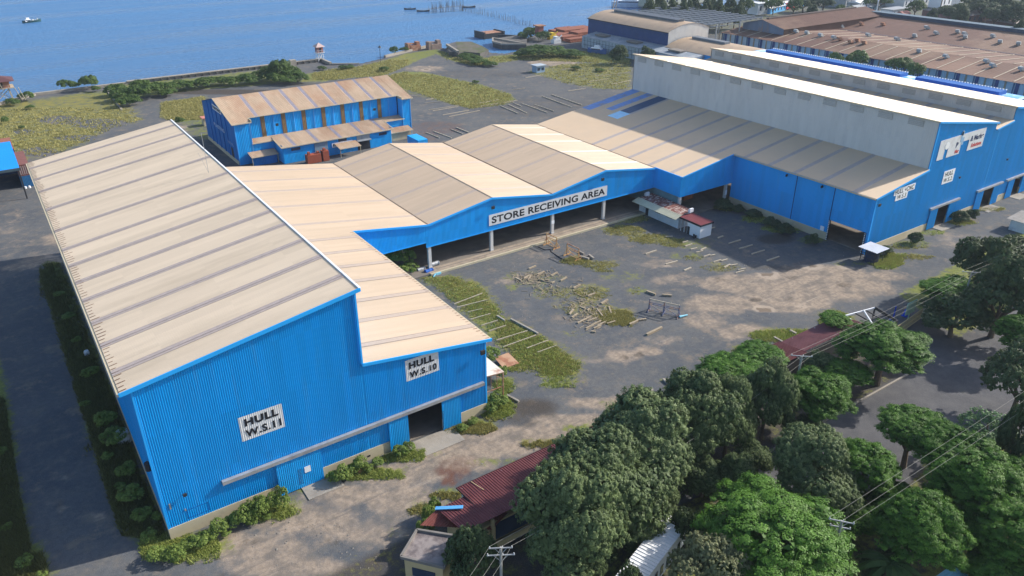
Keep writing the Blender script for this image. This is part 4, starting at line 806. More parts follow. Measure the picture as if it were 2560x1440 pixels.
# warehouse with many roof cowls
q = thing('brown_warehouse', 'very wide warehouse with rusty brown multi-ridge roof and blue and white walls', 'warehouse', (281, 170, 0))
m = MB(); corr_wall(m, 'y', 281.3, 40, 243, 0, 4.3, -1, .8, .05); m.build('wall', mat('pale_blue_panel', (.36,.46,.55), .7, .1, .5), q)
TANP = mat('tan_panel', (.30,.24,.17)); DKB = mat('panel_dark_blue', (.06,.12,.22))  # tan and dark blue colours of the narrow wall panels
for k in range(31):
    y = 44+6.55*k; m = MB(); m.box(281.08, 281.24, y, y+1.15, 0, 4.2); m.build('navy_panel', NAVY, q); m = MB(); m.box(281.06, 281.24, y+1.5, y+1.9, 0, 4.2); m.build('dark_panel', DKB, q); m = MB(); m.box(281.08, 281.24, y+4.1, y+4.7, 0, 4.2); m.build('brown_panel', TANP, q)
def rf(x0, z0, x1, z1, nm='roof', y0=38, y1=243.5, mt=None, extra=0):
    mm = MB(); corr(mm, (x0, y0, z0), (x1-x0, 0, z1-z0), (0,1,0), y1-y0, (0,0,1), 1.1, .07); return mm.build(nm, mt or BROWNR, q)
rf(280.3, 4.4, 299.5, 6.6, 'roof', 38, 150, RUSTR_ := mat('tan_brown_roof', (.22,.13,.09), .75, .1, .3, (.14,.075,.052), .02, .45, .6)); rf(280.3, 4.4, 299.5, 6.6, 'roof', 150, 243.5)
rf(299.5, 6.62, 330, 4.6); rf(331.2, 4.6, 362, 8.0); rf(366, 8.0, 392, 5.0)
m = MB(); m.box(329.6, 331.8, 38, 243, 4.3, 4.75); m.build('valley_gutter', mat('gutter_purple', (.07,.045,.055)), q)
m = MB(); m.box(361.6, 366.2, 38, 236, 7.8, 9.3); m.build('ridge_vent', mat('vent_navy', (.035,.055,.10)), q)
m = MB(); m.box(361.4, 366.4, 38, 236, 9.3, 9.5); m.build('ridge_vent_cap', mat('vent_cap_grey', (.10,.15,.20)), q)
STR = mat('pale_skylight', (.50,.43,.33))
m = MB()
for k in range(31):
    y = 46+6.55*k
    if y < 240: m.beam((281, y, 4.62), (299, y, 6.7), .35, .05)
    if y < 215: m.beam((300, y+3, 6.72), (329, y+3, 4.85), .45, .05)
m.build('skylight_strip', STR, q)
m = MB(); corr_wall(m, 'x', 243.3, 281, 392, 0, pw((281, 4.3), (299.5, 6.5), (330.5, 4.5), (364, 7.9), (392, 5)), 1, 1.2, .05); corr_wall(m, 'y', 392, 40, 243, 0, 5, 1, 1.2, .05); m.build('back_wall', NAVY, q)
# raised bay with gable facing left
m = MB(); m.prism([(290.5, 218, 5.4), (290.5, 240, 5.4), (290.5, 240, 8.3), (290.5, 229, 10.7), (290.5, 218, 8.3)], (.3, 0, 0)); m.build('raised_gable', mat('gable_slate', (.13,.17,.24), .7, .25, .25, (.25,.16,.13), .3, .5, .65, stretch=(1,1,.2)), q)
m = MB(); corr(m, (289.5, 216.8, 8.1), (0, 12.2, 2.7), (1,0,0), 76, (0,0,1), 1.1, .07); corr(m, (289.5, 241.2, 8.1), (0, -12.2, 2.7), (1,0,0), 76, (0,0,1), 1.1, .07); m.box(291, 366, 217.9, 218.1, 4.6, 8.1); m.build('raised_roof', BROWNR, q)
m = MB(); m.beam((293, 229, 11.0), (357, 229, 11.0), 1.4, .6); m.build('raised_ridge', mat('ridge_dark', (.09,.065,.06)), q)
# roof cowls
CW = thing('roof_cowl', 'tmp', 'roof vent', (0, 0, 0))
m = MB(); m.cyl((0,0,0), (0,0,.9), .45, n=8); m.build('duct', GALV, CW)
m = MB(); m.prism([(-1.1,-.75,.7), (1.2,-.75,.1), (1.3,-.75,.5), (-.3,-.75,1.75), (-1.2,-.75,1.6)], (0,1.5,0)); m.beam((-1.25,0,1.1), (-1.1,0,1.1), 1.2, .8); m.build('hood', mat('cowl_grey', (.33,.35,.36), .5, .15, 2.), CW)
cws = [(2030, 50), (1990, 80), (2017, 84), (2051, 90), (2085, 96), (2103, 68), (2170, 90), (2242, 100), (2317, 70), (2340, 85), (2411, 108-22), (2394, 80), (2412, 95), (2482, 91), (2499, 107), (2545, 62+50), (2297, 130), (2364, 144), (2466, 156), (2481, 167), (2553, 176), (2103-4, 100), (2126, 107), (2143, 103), (2160, 109), (2153, 62), (2207, 62), (2286, 92)]
def roofz(x): return float(np.interp(x, [280, 299.5, 330.5, 362, 366, 392], [4.4, 6.6, 4.6, 8.0, 8.0, 5.0]))
for k, (a, b) in enumerate(cws):
    z = 6.0
    for _ in range(6):
        p = at(a, b+2, z); z = roofz(p.x)
    c = CW if k == 0 else copy_tree(CW)
    c.location = (p.x, p.y, z-.1); c.rotation_euler[2] = rnd.uniform(-.3, .3); dark = k in (21, 22, 23, 24, 25, 26)
    c['label'] = 'brown rusted roof cowl in the cluster on the brown warehouse roof' if dark else 'grey hooded roof cowl standing on the brown warehouse roof'
    c['group'] = 'rusted roof cowls' if dark else 'grey roof cowls'
    if dark:
        for ch in c.children: ch.data = ch.data.copy(); ch.data.materials[0] = RUST
# skeletal roof
q = thing('roof_frame', 'bare dark steel roof framework without sheets beside the brown warehouse', 'steel frame', (275, 240, 0))
m = MB()
for k in range(14):
    x = 256+3.4*k; m.beam((x, 238, 9.6), (x, 290, 9.6), .35, .5)
for k in range(12): y = 238+4.7*k; m.beam((255.5, y, 10), (301, y, 10), .3, .4); m.beam((255.5, y, 8.6), (301, y, 8.6), .2, .2)
m.build('roof_grid', mat('frame_grey', (.16,.19,.23)), q)
m = MB()
for x in (256, 271, 286, 300):
    for y in (238, 262, 289): m.box(x-.2, x+.2, y-.2, y+.2, 0, 9.4)
m.split('post', GALV, q)
m = MB(); corr_wall(m, 'x', 290, 255, 301, 0, 9, 1, 1., .05); m.build('back_wall', DARK, q)
# distant town buildings
def house(label, px, py, w, d, h, wall, roof, rot=0, rise=1.2, nm='house', flat=False, cat='building', windows=True):
    p = at(px, py); q = thing(nm, label, cat, (0, 0, 0)); ORG[q.name] = Vector((0,0,0)); mm = MB(); mm.box(-w/2, w/2, -d/2, d/2, 0, h); wl = mm.build('wall', wall, q)
    mm = MB()
    if flat: mm.box(-w/2-.4, w/2+.4, -d/2-.4, d/2+.4, h, h+.35)
    else: mm.prism([(-w/2-.5, -d/2-.5, h-.05), (-w/2-.5, d/2+.5, h-.05), (-w/2-.5, 0, h+rise)], (w+1, 0, 0))
    mm.build('roof', roof, q)
    if windows:
        n = max(2, int(w/4))
        for k in range(n):
            x = -w/2+(k+.5)*w/n; mm = MB(); mm.box(x-.6, x+.6, -d/2-.04, -d/2+.02, h*.35, h*.75); mm.split('window', GLASS, q)
    q.location = (p.x, p.y, 0); q.rotation_euler[2] = rot; return q
WR = mat('white_roof', (.72,.74,.76), .5, .05); GR = mat('grey_roof', (.30,.32,.34), .6, .1); LR = mat('lilac_roof', (.35,.30,.30), .7, .2, .2, (.5,.48,.46), .3, .5, .6)
house('white vaulted shed left of the red-hulled boats near the dark trees', 1878, 30, 14, 20, 6, WHITE, WR, nm='white_shed'); 
house('long low white-roofed shed behind the brown warehouse ridge', 1960, 22, 52, 7, 3, LBLUE, WR, .25, nm='white_shed')
house('small white house with flat roof beyond the navy roof vent', 2235, 38, 16, 7, 3.4, WHITE, GR, flat=True, nm='house')
house('small dark red gabled kiosk beyond the navy roof vent', 2255, 46, 6, 5, 2.6, REDB, mat('kiosk_roof', (.30,.12,.10)), nm='kiosk')
house('long tin-roofed barrack with pale ribs at the far right', 2440, 42, 56, 26, 4, mat('barrack_wall', (.25,.13,.11)), LR, -.1, 3, nm='barrack')
house('second tin-roofed barrack at the right edge below the big trees', 2560, 66, 40, 16, 3.5, bpy.data.materials['barrack_wall'], LR, -.1, 2, nm='barrack')
house('white slab building beside the tall brown pole', 2347, 18, 10, 8, 6, WHITE, WR, nm='house'); house('pale long building at the top right behind trees', 2400, 6, 36, 10, 6, OFFW, LR, .2, nm='building')
house('low grey shed roof among trees at the top, left of the white street mast', 2125, 12, 34, 12, 5, GR, WR, .1, nm='shed'); house('long pale roof among trees at the top centre right', 2165, 20, 30, 8, 4, GR, WR, .1, nm='shed')
house('blue fenced depot shed behind the white mast', 2150, 30, 26, 8, 3, mat('depot', (.12,.22,.30)), GR, .05, nm='shed'); house('grey low house at the top edge, right of centre', 2270, 14, 30, 12, 5, OFFW, mat('slate', (.12,.17,.24)), nm='house')
house('pink walled house at the very top right', 2460, -4, 20, 12, 7, mat('pinkwall', (.5,.25,.25)), LR, nm='house')
house('white quay building on piles behind the ferry', 1700, 8, 60, 10, 6, mat('quay_wall', (.42,.42,.33)), WR, .0, nm='quay_building', flat=True)
# boats, ferry
def hull(mb, L_, w, h, z=-.9, sheer=.5):
    st = []
    for k in range(9):
        t = k/8; x = -L_/2+L_*t; hw = w/2*(1-abs(2*t-1)**3)*(1 if t < .9 else 1); hw = max(hw, .05); zz = h+sheer*abs(2*t-1)**2
        st.append([(x, -hw, z+zz), (x, -hw*.6, z-.1), (x, hw*.6, z-.1), (x, hw, z+zz)])
    vs = [v for s in st for v in s]; fs = []
    for k in range(8):
        a = 4*k; fs += [(a, a+1, a+5, a+4), (a+1, a+2, a+6, a+5), (a+2, a+3, a+7, a+6), (a+3, a, a+4, a+7)]
    mb.add(vs, fs)
def boat(label, px, py, L_, w, h, hm, rot, cabin=None, men=0, cat='boat', nm='boat', ground=False):
    p = at(px, py, 0 if ground else -.9); q = thing(nm, label, cat, (0,0,0)); ORG[q.name] = Vector((0,0,0)); mm = MB(); hull(mm, L_, w, h, 0); mm.build('hull', hm, q)
    if cabin: mm = MB(); a, b, c, hh = cabin; mm.box(a, b, -c, c, h*.7, h*.7+hh); mm.box(a+.3*(b-a), b-.2*(b-a), -c*.7, c*.7, h*.7+hh, h*.7+hh*1.7); mm.build('cabin', WHITE, q); mm = MB(); mm.box(a+.1, b-.1, -c-.03, c+.03, h*.7+hh*.35, h*.7+hh*.75); mm.split('window', GLASS, q)
    for k in range(men): mm = MB(); mm.cyl((k*.9-.5, 0, h*.6), (k*.9-.5, 0, h*.6+.9), .22, .14, n=6); mm.cyl((k*.9-.5, 0, h*.6+.9), (k*.9-.5, 0, h*.6+1.15), .12, .1, n=6); mm.build('crew', DARK, q)
    q.location = p; q.rotation_euler[2] = rot; return q
HT = mat('teal_hull', (.015,.07,.08), .6, .2, 1.)
q = boat('dark teal fishing boat alone on the open water at top left', 80, 56, 9.6, 2.4, 1.0, HT, .3, (-3.4, -.6, .9, 1.1)); m = MB(); m.box(.4, 1.2, -.5, .5, .6, 1.5); m.box(1.8, 2.6, -.6, .6, .6, 1.2); m.box(3.0, 3.3, -.3, .3, .6, 1.9); m.build('gear', OFFW, q)
boat('slim dark boat with a rower left of the fish stakes', 1025, 24, 7, 1.2, .6, DARK, -.5, men=2); boat('slim dark empty boat touching the left end of the fish stakes', 1058, 29, 7.5, 1.2, .6, DARK, -.5); boat('slim dark boat at the far right end of the staked pen', 1172, 19, 8, 1.2, .6, DARK, -.4)
boat('white and blue motor boat lying ashore on the grass by the lean-to', 1492, 133, 9, 3, 1.5, mat('boat_blue', (.05,.13,.35)), -1.2, (-2.5, 2.2, 1.0, 1.2), ground=True)
q = boat('white passenger ferry moored at the top, right of the tan barrel roof', 1578, 17, 24, 7, 2.6, mat('ferry_white', (.55,.66,.78)), -.7, (-8, 6, 2.6, 2.0), cat='ferry', nm='ferry')
house('small blue-grey cabin standing alone on the gravel yard', 1346, 180, 3.8, 3.0, 2.4, mat('cabin_blue', (.25,.36,.50)), mat('cabin_roof', (.36,.42,.48)), 0, .3, 'site_cabin', True, 'cabin')
# fish stakes
q = thing('fish_trap', 'dense pen of thin bamboo stakes standing in the sea', 'fish trap', at(1120, 26, -.9)); m = MB(); m.cyl((0,0,-.9), (0,0,2.6), .09, n=4); 
ST = None
def stake(parent, p, h):
    global ST
    if ST is None:
        mm = MB(); mm.cyl((0,0,0), (0,0,1), .11, .07, n=4); me = bpy.data.meshes.new('stake'); me.from_pydata(mm.v, [], mm.f); me.materials.append(mat('bamboo', (.13,.12,.11))); ST = me
    o = bpy.data.objects.new('stake', ST); COL.objects.link(o); o.parent = parent; o.location = (p.x-parent.location.x, p.y-parent.location.y, -1.0-parent.location.z); o.scale = (1, 1, h); o.rotation_euler = (rnd.uniform(-.06,.06), rnd.uniform(-.06,.06), 0)
for k in range(75):
    t = rnd.random(); s = rnd.choice((0, 1)); a, b = ((1072+88*t, 32-4*t) if s else (1078+85*t, 22-8*t)); stake(q, at(a, b, -.9), rnd.uniform(2.5, 4.2))
m = MB()
for s in (0, 1): 
    a = at(1072, 31 if s else 23, 1.3); b = at(1160, 27 if s else 14, 1.3); m.beam(a, b, .1, .08)
m.build('rail', bpy.data.materials['bamboo'], q)
q = thing('stake_line', 'curving line of single bamboo stakes leading from the pen to the shore', 'fish stakes', at(1250, 50, -.9))
for k in range(62):
    t = k/61; a = 1150+185*t; b = 26+44*t**1.15; stake(q, at(a+rnd.uniform(-1.5,1.5), b+rnd.uniform(-1.5,1.5), -.9), rnd.uniform(1.8, 4.2))
# scrap steel sections stacked by the barrel workshop
SCR = mat('scrap_rust', (.24, .085, .05), .85, .25, 1.5)
q = thing('scrap_stack', 'wide spread of rust-red steel sections stacked beside the barrel workshop', 'scrap steel', at(1430, 90)); q['label'] = q['label']
for k, (a, b, w_, d_, h_) in enumerate(((1400, 92, 10, 7, 1.6), (1425, 84, 12, 7, 2.4), (1450, 78, 10, 8, 2.0), (1425, 98, 12, 5, 1.8), (1452, 92, 9, 7, 2.6), (1440, 103, 10, 4, 1.5), (1468, 84, 8, 8, 2.2), (1395, 80, 8, 5, 1.2), (1412, 76, 9, 5, 1.4))):
    p = at(a, b); mm = MB()
    for j in range(6): mm.beam((p.x-w_/2, p.y-d_/2+j*d_/5, .3+.1*j), (p.x+w_/2, p.y-d_/2+j*d_/5+rnd.uniform(-1,1), .3+.1*j), d_/6, .4)
    mm.box(p.x-w_/2, p.x+w_/2, p.y-d_/2, p.y+d_/2, .1, h_); mm.build('steel_section', SCR, q)
for px, py, mt, lb in ((1380, 98, mat('yellow_machine', (.55,.40,.03)), 'yellow machine beside the rusty steel sections'), (1390, 108, OFFW, 'small white cube tank in front of the rusty steel sections')):
    p = at(px, py); m = MB(); m.box(p.x-2, p.x+2, p.y-1.2, p.y+1.2, 0, 1.8); m.box(p.x-1, p.x+.8, p.y-1, p.y+1, 1.8, 3.0); m.beam((p.x+.8, p.y, 1.6), (p.x+3.2, p.y, 3.2), .4); tag(m.build('machine', mt), lb, 'machine')
q = thing('red_hut', 'narrow red shack on posts standing over the bushes by the pier', 'hut', at(1348, 100)); p = ORG[q.name]
m = MB(); m.box(p.x-1.4, p.x+1.4, p.y-1.4, p.y+1.4, 2.5, 6.2); m.build('wall', mat('hut_red', (.27,.10,.09)), q); m = MB(); m.box(p.x-2.2, p.x+2.2, p.y-2, p.y+2, 6.2, 6.6); m.build('roof', RUST, q); m = MB()
for i in (-1, 1): m.beam((p.x+i*1.2, p.y-1.2, 0), (p.x+i*1.2, p.y-1.2, 6.2), .25)
m.split('post', WOODP, q)
# street poles far away
for px, py, h_, lb, mm_ in ((2188, 42, 26, 'tall white mast rising beyond the warehouse', WHITE), (2342, 58, 14, 'tall brown wooden pole by the far car park', BARK)):
    p = at(px, py); m = MB(); m.cyl((p.x, p.y, 0), (p.x, p.y, h_), .35, .22, n=8); m.beam((p.x-1, p.y, h_*.96), (p.x+1, p.y, h_*.96), .15); tag(m.build('mast', mm_), lb, 'mast')
m = MB(); p = at(955, 165); 
p = at(952, 158); m.cyl((p.x, p.y, -.5), (p.x, p.y, 6.5), .09, n=5); m.cyl((p.x, p.y, 6.0), (p.x+.2, p.y, 6.8), .8, .1, n=8); tag(m.build('marker_post', DARK), 'thin marker post with a dark cap on the muddy shore', 'post')
# crane-like derrick behind the barrel roof
p = at(1530, 30); q = thing('derrick', 'thin leaning lattice derrick poking above the tan barrel roof', 'derrick', (p.x, p.y, 0)); m = MB()
for dx in (0, 2.4): m.beam((p.x+dx, p.y, 0), (p.x+4+dx*.3, p.y, 17), .3)
for k in range(7): z = 2+2.2*k; m.beam((p.x+z*.23, p.y, z), (p.x+2.2+z*.17, p.y, z+1.6), .18)
m.build('lattice', mat('derrick_tan', (.33,.25,.17)), q)

# ================================================================== YARD OBJECTS
def zoomed(sc, ox, oy, q): return [(ox+a*sc, oy+b*sc) for a, b in ((q[0], q[1]), (q[2], q[3]))]
def timber(q, label, group, m_=WOOD, w=.3, h=.28, nm='timber_beam'):
    a, b = (at(*e) for e in q); mm = MB(); z = h/2
    v = (b-a).normalized(); k = rnd.uniform(-.02, .02)
    w *= .8; h *= .8; z = h/2; mm.beam((a.x, a.y, z), (b.x, b.y, z+k), w*rnd.uniform(.75, 1.15), h)
    tag(mm.build(nm, m_), label, 'timber', group)
s1 = (.2031, 1200, 660)
for q in ((600,65,685,30),(710,135,790,98),(875,150,950,108),(990,212,1065,172),(1150,303,1235,260),(1325,400,1420,365),(1490,495,1570,445)):
    timber(zoomed(*s1, q), 'short weathered timber in the evenly spaced diagonal row across the yard', 'timbers in the diagonal row', w=.36)
for q in ((440,178,512,215),(540,188,610,145),(590,205,630,145),(730,195,780,210),(800,205,845,208),(880,240,915,225)):
    timber(zoomed(*s1, q), 'grey timber offcut in the loose heap at the upper left of the yard', 'offcuts in the upper left heap', w=.34)
for q in ((1100,625,1150,565),(1200,735,1370,650),(1305,800,1490,705),(1400,800,1490,765),(1440,770,1540,720),(1565,742,1665,712),(1320,712,1435,672),(1585,530,1615,615),(1440,560,1510,650),(1320,580,1345,555),(1380,840,1420,845),(1230,535,1300,560),(1130,665,1200,620)):
    timber(zoomed(*s1, q), 'weathered timber in the messy pile at the centre of the yard', 'timbers in the centre pile', w=.33)
for q, lb in (((1840,755,1940,712), 'timber just right of the centre pile, end to end with a thinner one'), ((1925,705,2045,690), 'thinner timber right of the centre pile, nearest the trestle'), ((2050,880,2235,790), 'long thick timber lying alone at the lower right of the yard'), ((2050,345,2160,385), 'dark-sided timber above the trestle, left of the pair'), ((2240,390,2360,400), 'dark-sided timber above the trestle, right of the pair'), ((380,690,715,870), 'very long concrete beam edging the weedy plot'), ((210,650,305,710), 'short concrete beam at the upper corner of the weedy plot')):
    timber(zoomed(*s1, q), lb, None, WOOD if 'concrete' not in lb else CONC, .42, .4)
s2 = (.3359, 850, 480)
for q in ((850,840,1060,760),(870,865,1090,810),(950,900,1060,875),(970,955,1120,912),(1050,1000,1175,960),(1110,1040,1235,1000),(1165,1110,1395,1040),(1215,1160,1460,1072),(1390,1170,1550,1110),(1470,1200,1610,1150)):
    timber(zoomed(*s2, q), 'thin pale rail laid crosswise in the overgrown weedy plot', 'rails in the weedy plot', WOODP, .16, .3, 'rail')
s3 = (.25, 1560, 400)
for q in ((585,830,640,815),(610,868,680,845),(665,900,730,885),(765,905,820,880),(720,930,790,912),(795,972,860,950),(860,962,910,952),(895,1025,970,1002),(970,1015,1035,998),(1000,1080,1060,1048),(1060,1060,1135,1048),(1115,1135,1200,1112),(1140,1105,1215,1090)):
    timber(zoomed(*s3, q), 'short pale timber in the double row running from the white shack', 'timbers in the double row', WOODP, .3, .26)
for q in ((1045,840,1105,822),(1108,820,1165,803),(1150,890,1220,875),(1222,872,1285,852),(1275,945,1335,925),(1340,924,1405,905),(1425,1012,1550,970)):
    timber(zoomed(*s3, q), 'pale timber lying in the building shadow before the large workshop', 'timbers in the workshop shadow', WOODP, .26, .24)
for q, lb in (((215,945,325,908), 'single thin timber on the gravel below the white shack'), ((415,1048,535,1015), 'timber on a sandy mound in the middle of the open gravel'), ((600,1110,670,1082), 'stubby pale log on the open gravel, left of the dusty track'), ((415,772,485,770), 'thin board in the tall weeds beside the white shack'), ((855,690,910,678), 'thin board in the shade right of the white shack'), ((935,785,990,765), 'faint board in the shade, between the shack and the double row')):
    timber(zoomed(*s3, q), lb, None, WOODP, .3, .26)
s4 = (.3359, 850, 0)
for q in ((1575,708,1800,785),(1505,720,1725,800),(1450,783,1590,830),(1350,772,1540,840),(1250,780,1390,845),(1195,792,1325,848)):
    timber(zoomed(*s4, q), 'long slim sleeper in the parallel set on the dark gravel behind the store', 'sleepers on the dark gravel', WOODP, .3, .3, 'sleeper')
for q in ((640,990,740,1030),(695,980,830,1030),(825,965,915,1000),(865,952,960,990)):
    timber(zoomed(*s4, q), 'slim sleeper just behind the ridge of the store roof', 'sleepers behind the store roof', WOODP, .3, .3, 'sleeper')
for q in ((660,820,890,785),(690,828,880,795),(765,858,960,822),(810,870,1040,825),(640,745,695,735),(520,720,610,712),(630,770,780,755)):
    timber(zoomed(*s4, q), 'thin rail lying at the left foot of the dry grass field', 'rails left of the grass field', WOODP, .22, .25, 'rail')
for q in ((1045,795,1320,750),(1040,770,1180,745),(1280,670,1375,660),(1380,580,1510,560),(1290,770,1350,795)):
    timber(zoomed(*s4, q), 'thin rail lying at the right foot of the dry grass field', 'rails right of the grass field', WOODP, .25, .3, 'rail')
for q in ((1540,475,1610,462),(1900,570,2160,540),(1770,655,1900,640),(2020,630,2165,600),(1650,520,1800,500),(1850,610,2000,590),(1700,680,1830,660)):
    timber(zoomed(*s4, q), 'thin rail half buried in grass near the tall grey wall', 'rails near the tall grey wall', WOODP, .25, .3, 'rail')
for q, lb in ((((1267,990),(1297,1006)), 'short squared timber beside the rusty awning of the nearest workshop'), (((1630,975),(1622,985)), 'timber stub at the road edge above the trees'), (((1935,845),(1965,862)), 'leaning plank at the verge above the red roof'), (((1975,828),(1990,836)), 'short plank beside the small tree at the red roof'), (((1658,950),(1672,962)), 'kerb stone at the lower verge of the dusty road'), (((1610,978),(1628,990)), 'second kerb stone at the lower verge of the dusty road')):
    timber(q, lb, None, CONC, .4, .35)
# splintered debris around the piles
m = MB()
for k in range(520):
    c = rnd.choice(((1330,700,60,22),(1400,725,70,24),(1460,760,60,24),(1480,800,60,26),(1350,690,40,14),(1500,790,40,18)))
    p = at(c[0]+rnd.gauss(0,.5)*c[2], c[1]+rnd.gauss(0,.5)*c[3]); a = rnd.uniform(0, math.pi); L_ = rnd.uniform(.25, 1.1)
    m.beam((p.x, p.y, .06), (p.x+L_*math.cos(a), p.y+L_*math.sin(a), rnd.uniform(.05,.2)), rnd.uniform(.04,.1), .05)
o = m.build('wood_debris', WOOD); o['kind'] = 'stuff'
# litter / stones over the yard
m = MB()
for k in range(420):
    c = rnd.choice(((1500,750,350,120),(1900,720,260,90),(1100,1180,300,90),(1450,620,240,50),(700,1360,250,60),(1250,240,300,60)))
    p = at(c[0]+rnd.uniform(-1,1)*c[2], c[1]+rnd.uniform(-1,1)*c[3]); s = rnd.uniform(.04,.13)
    if 4 < p.x < 43 and p.y > 68: continue
    m.add([(p.x-s, p.y-s*.6, 0), (p.x+s, p.y-s*.5, 0), (p.x+.2*s, p.y+s, 0), (p.x, p.y, s*.9)], [(0,1,3), (1,2,3), (2,0,3)])
o = m.build('stones', mat('pale_stone', (.30,.28,.25), .9, .3, 3.)); o['kind'] = 'stuff'
# trestles
def trestle(label, a, b, h, col, railcol, nleg=3, braced=True):
    a, b = at(*a), at(*b); q = thing('steel_trestle', label, 'trestle', (a.x, a.y, 0)); d = (b-a); L_ = d.length; d.normalize(); s = Vector((-d.y, d.x, 0))
    for k in range(nleg):
        c = a+d*(L_*k/(nleg-1)); mm = MB(); mm.beam(c-s*.9+Vector((0,0,.1)), c+s*.9+Vector((0,0,.1)), .16, .18); mm.beam(c, c+Vector((0,0,h)), .14); mm.beam(c-s*.8+Vector((0,0,.1)), c+Vector((0,0,h*.6)), .09); mm.beam(c+s*.8+Vector((0,0,.1)), c+Vector((0,0,h*.6)), .09); mm.build('leg', col, q)
    mm = MB(); mm.beam(a+Vector((0,0,h)), b+Vector((0,0,h)), .13); mm.build('top_rail', railcol, q)
    mm = MB(); mm.beam(a+Vector((0,0,h*.72)), b+Vector((0,0,h*.72)), .1); mm.beam(a+Vector((0,0,h*.6)), b+Vector((0,0,h*.6)), .1); mm.build('mid_rail', col, q)
    if braced:
        mm = MB()
        for k in range(nleg-1):
            c0 = a+d*(L_*k/(nleg-1)); c1 = a+d*(L_*(k+1)/(nleg-1)); mm.beam(c0+Vector((0,0,h*.55)), c1+Vector((0,0,.15)), .08); mm.beam(c0+Vector((0,0,.15)), c1+Vector((0,0,.15)), .08)
        mm.build('brace', col, q)
    return q
trestle('blue-grey steel trestle with pale top rail standing alone on the gravel', (1622,776), (1696,793), 2.1, mat('blue_steel', (.10,.12,.20), .6, .3, 2., (.30,.18,.12), 1.5, .5, .6), WOODP)
trestle('orange-yellow steel trestle against the store floor edge', (1366,611), (1391,622), 2.3, YELST, YELST, 2)
trestle('yellow rusty steel trestle standing in weeds with blocks beside it', (1417,637), (1446,650), 2.3, YELST, RUST, 2)
m = MB(); p = at(1705, 792); m.cyl((p.x-.6, p.y, .2), (p.x+.9, p.y-.3, .2), .2, .1, n=8); tag(m.build('plastic_bag', CYAN), 'small pale plastic scrap at the foot of the blue-grey trestle', 'litter')
for q, lb in ((((1449,632),(1460,638)), 'upper pale block beside the yellow trestle'), (((1450,644),(1472,650)), 'long pale block beside the yellow trestle'), (((1472,640),(1484,649)), 'dark-sided block farthest right of the yellow trestle')):
    timber(q, lb, None, CONC, .5, .5, 'concrete_block')
m = MB(); pts = [at(*q) for q in ((1345,618),(1362,625),(1376,624),(1378,630),(1388,637),(1400,645),(1412,652),(1430,650))]
for a, b in zip(pts, pts[1:]): m.beam((a.x, a.y, .06), (b.x, b.y, .06), .12, .1)
tag(m.build('cable', BLACK), 'black cable snaking on the gravel between the two yellow trestles', 'cable')
# drums by the column
for px, py, mt, lb in ((1053, 678, GALV, 'silver drum lying left of the blue drum by the store column'), (1073, 682, mat('drum_blue', (.01,.10,.42), .4), 'bright blue drum at the foot of the store column'), (1088, 668, GALV, 'silver drum lying on the store floor right of the column')):
    p = at(px, py); m = MB(); z = .35 if px < 1080 else .72
    m.cyl((p.x-.75, p.y, z), (p.x+.75, p.y+.15, z), .38, n=12)
    for t in (-.7, 0, .7): m.cyl((p.x+t-.05, p.y+.07, z), (p.x+t+.05, p.y+.08, z), .41, n=12)
    tag(m.build('drum', mt), lb, 'drum')
m = MB(); p = at(1095, 685); m.box(p.x-.5, p.x+.5, p.y-.3, p.y+.3, 0, .35); m.beam((p.x-.4, p.y, .3), (p.x-1.3, p.y-.8, .1), .25, .1); tag(m.build('scrap_sheet', CYAN), 'small light blue scrap on the weeds right of the blue drum', 'litter')
# reddish machine under the wing
p = Vector((121.5, 110, .33)); m = MB(); m.box(p.x-1.3, p.x+1.5, p.y-.7, p.y+.7, .33, 1.4); m.prism([(p.x-1.2, p.y-.7, 1.4), (p.x+.9, p.y-.7, 1.4), (p.x+.5, p.y-.7, 2.1), (p.x-.8, p.y-.7, 2.1)], (0, 1.4, 0)); tag(m.build('machine', ORANGE), 'rust-orange machine in the shade under the wing roof', 'machine')
# white shack with awning
q = thing('guard_shack', 'low white shack with rust-streaked roof and cream awning in the courtyard', 'shack', (108.5, 103, 0))
m = MB(); m.box(108.2, 111.6, 99.2, 110.6, 0, 2.5); m.build('wall', OFFW, q)
m = MB(); corr(m, (108.0, 98.8, 3.0), (4.0, 0, .25), (0,1,0), 12.2, (0,0,1), .45, .06); m.build('roof', mat('streaked_roof', (.17,.06,.045), .8, .2, 1., (.50,.42,.38), .9, .5, .6, stretch=(1,3,1)), q)
m = MB(); m.prism([(106.6, 98.6, 2.45), (106.6, 111.2, 2.45), (108.3, 111.2, 3.05), (108.3, 98.6, 3.05)], (0, 0, .07)); m.build('awning', mat('awning_cream', (.55,.53,.38), .7, .1, 1.), q)
m = MB()
for k in range(3): m.box(108.15, 108.2, 101+3.3*k, 102.6+3.3*k, 1.5, 2.2)
m.box(108.15, 108.2, 107.8, 108.6, 0, 2); m.split('window', DARK, q)
for y, x in ((110.7, 110.4), (98.7, 111.0)):
    m = MB(); m.box(x-.45, x+.45, y-.2, y+.2, 3.15, 3.9); m.box(x-.6, x-.5, y-.3, y+.3, 3.15, 3.7); m.build('air_conditioner', WHITE, q)
q = thing('guard_shack', 'small white cabin with plain maroon roof at the near end of the shack', 'shack', (109, 95.5, 0))
m = MB(); m.box(108.0, 111.2, 93.2, 96.6, 0, 2.7); m.build('wall', WHITE, q); m = MB(); m.box(107.8, 111.4, 93.0, 98.7, 2.72, 2.9); m.build('roof', mat('cabin_maroon', (.16,.035,.04), .6), q); m = MB(); m.box(107.75, 107.82, 92.95, 98.7, 2.55, 2.92); m.box(107.75, 111.4, 92.95, 93.0, 2.6, 2.92); m.build('roof_edge', BLACK, q)
m = MB()
for y in (97.3, 98.2): m.box(107.95, 108.1, y, y+.1, 0, 2.7)
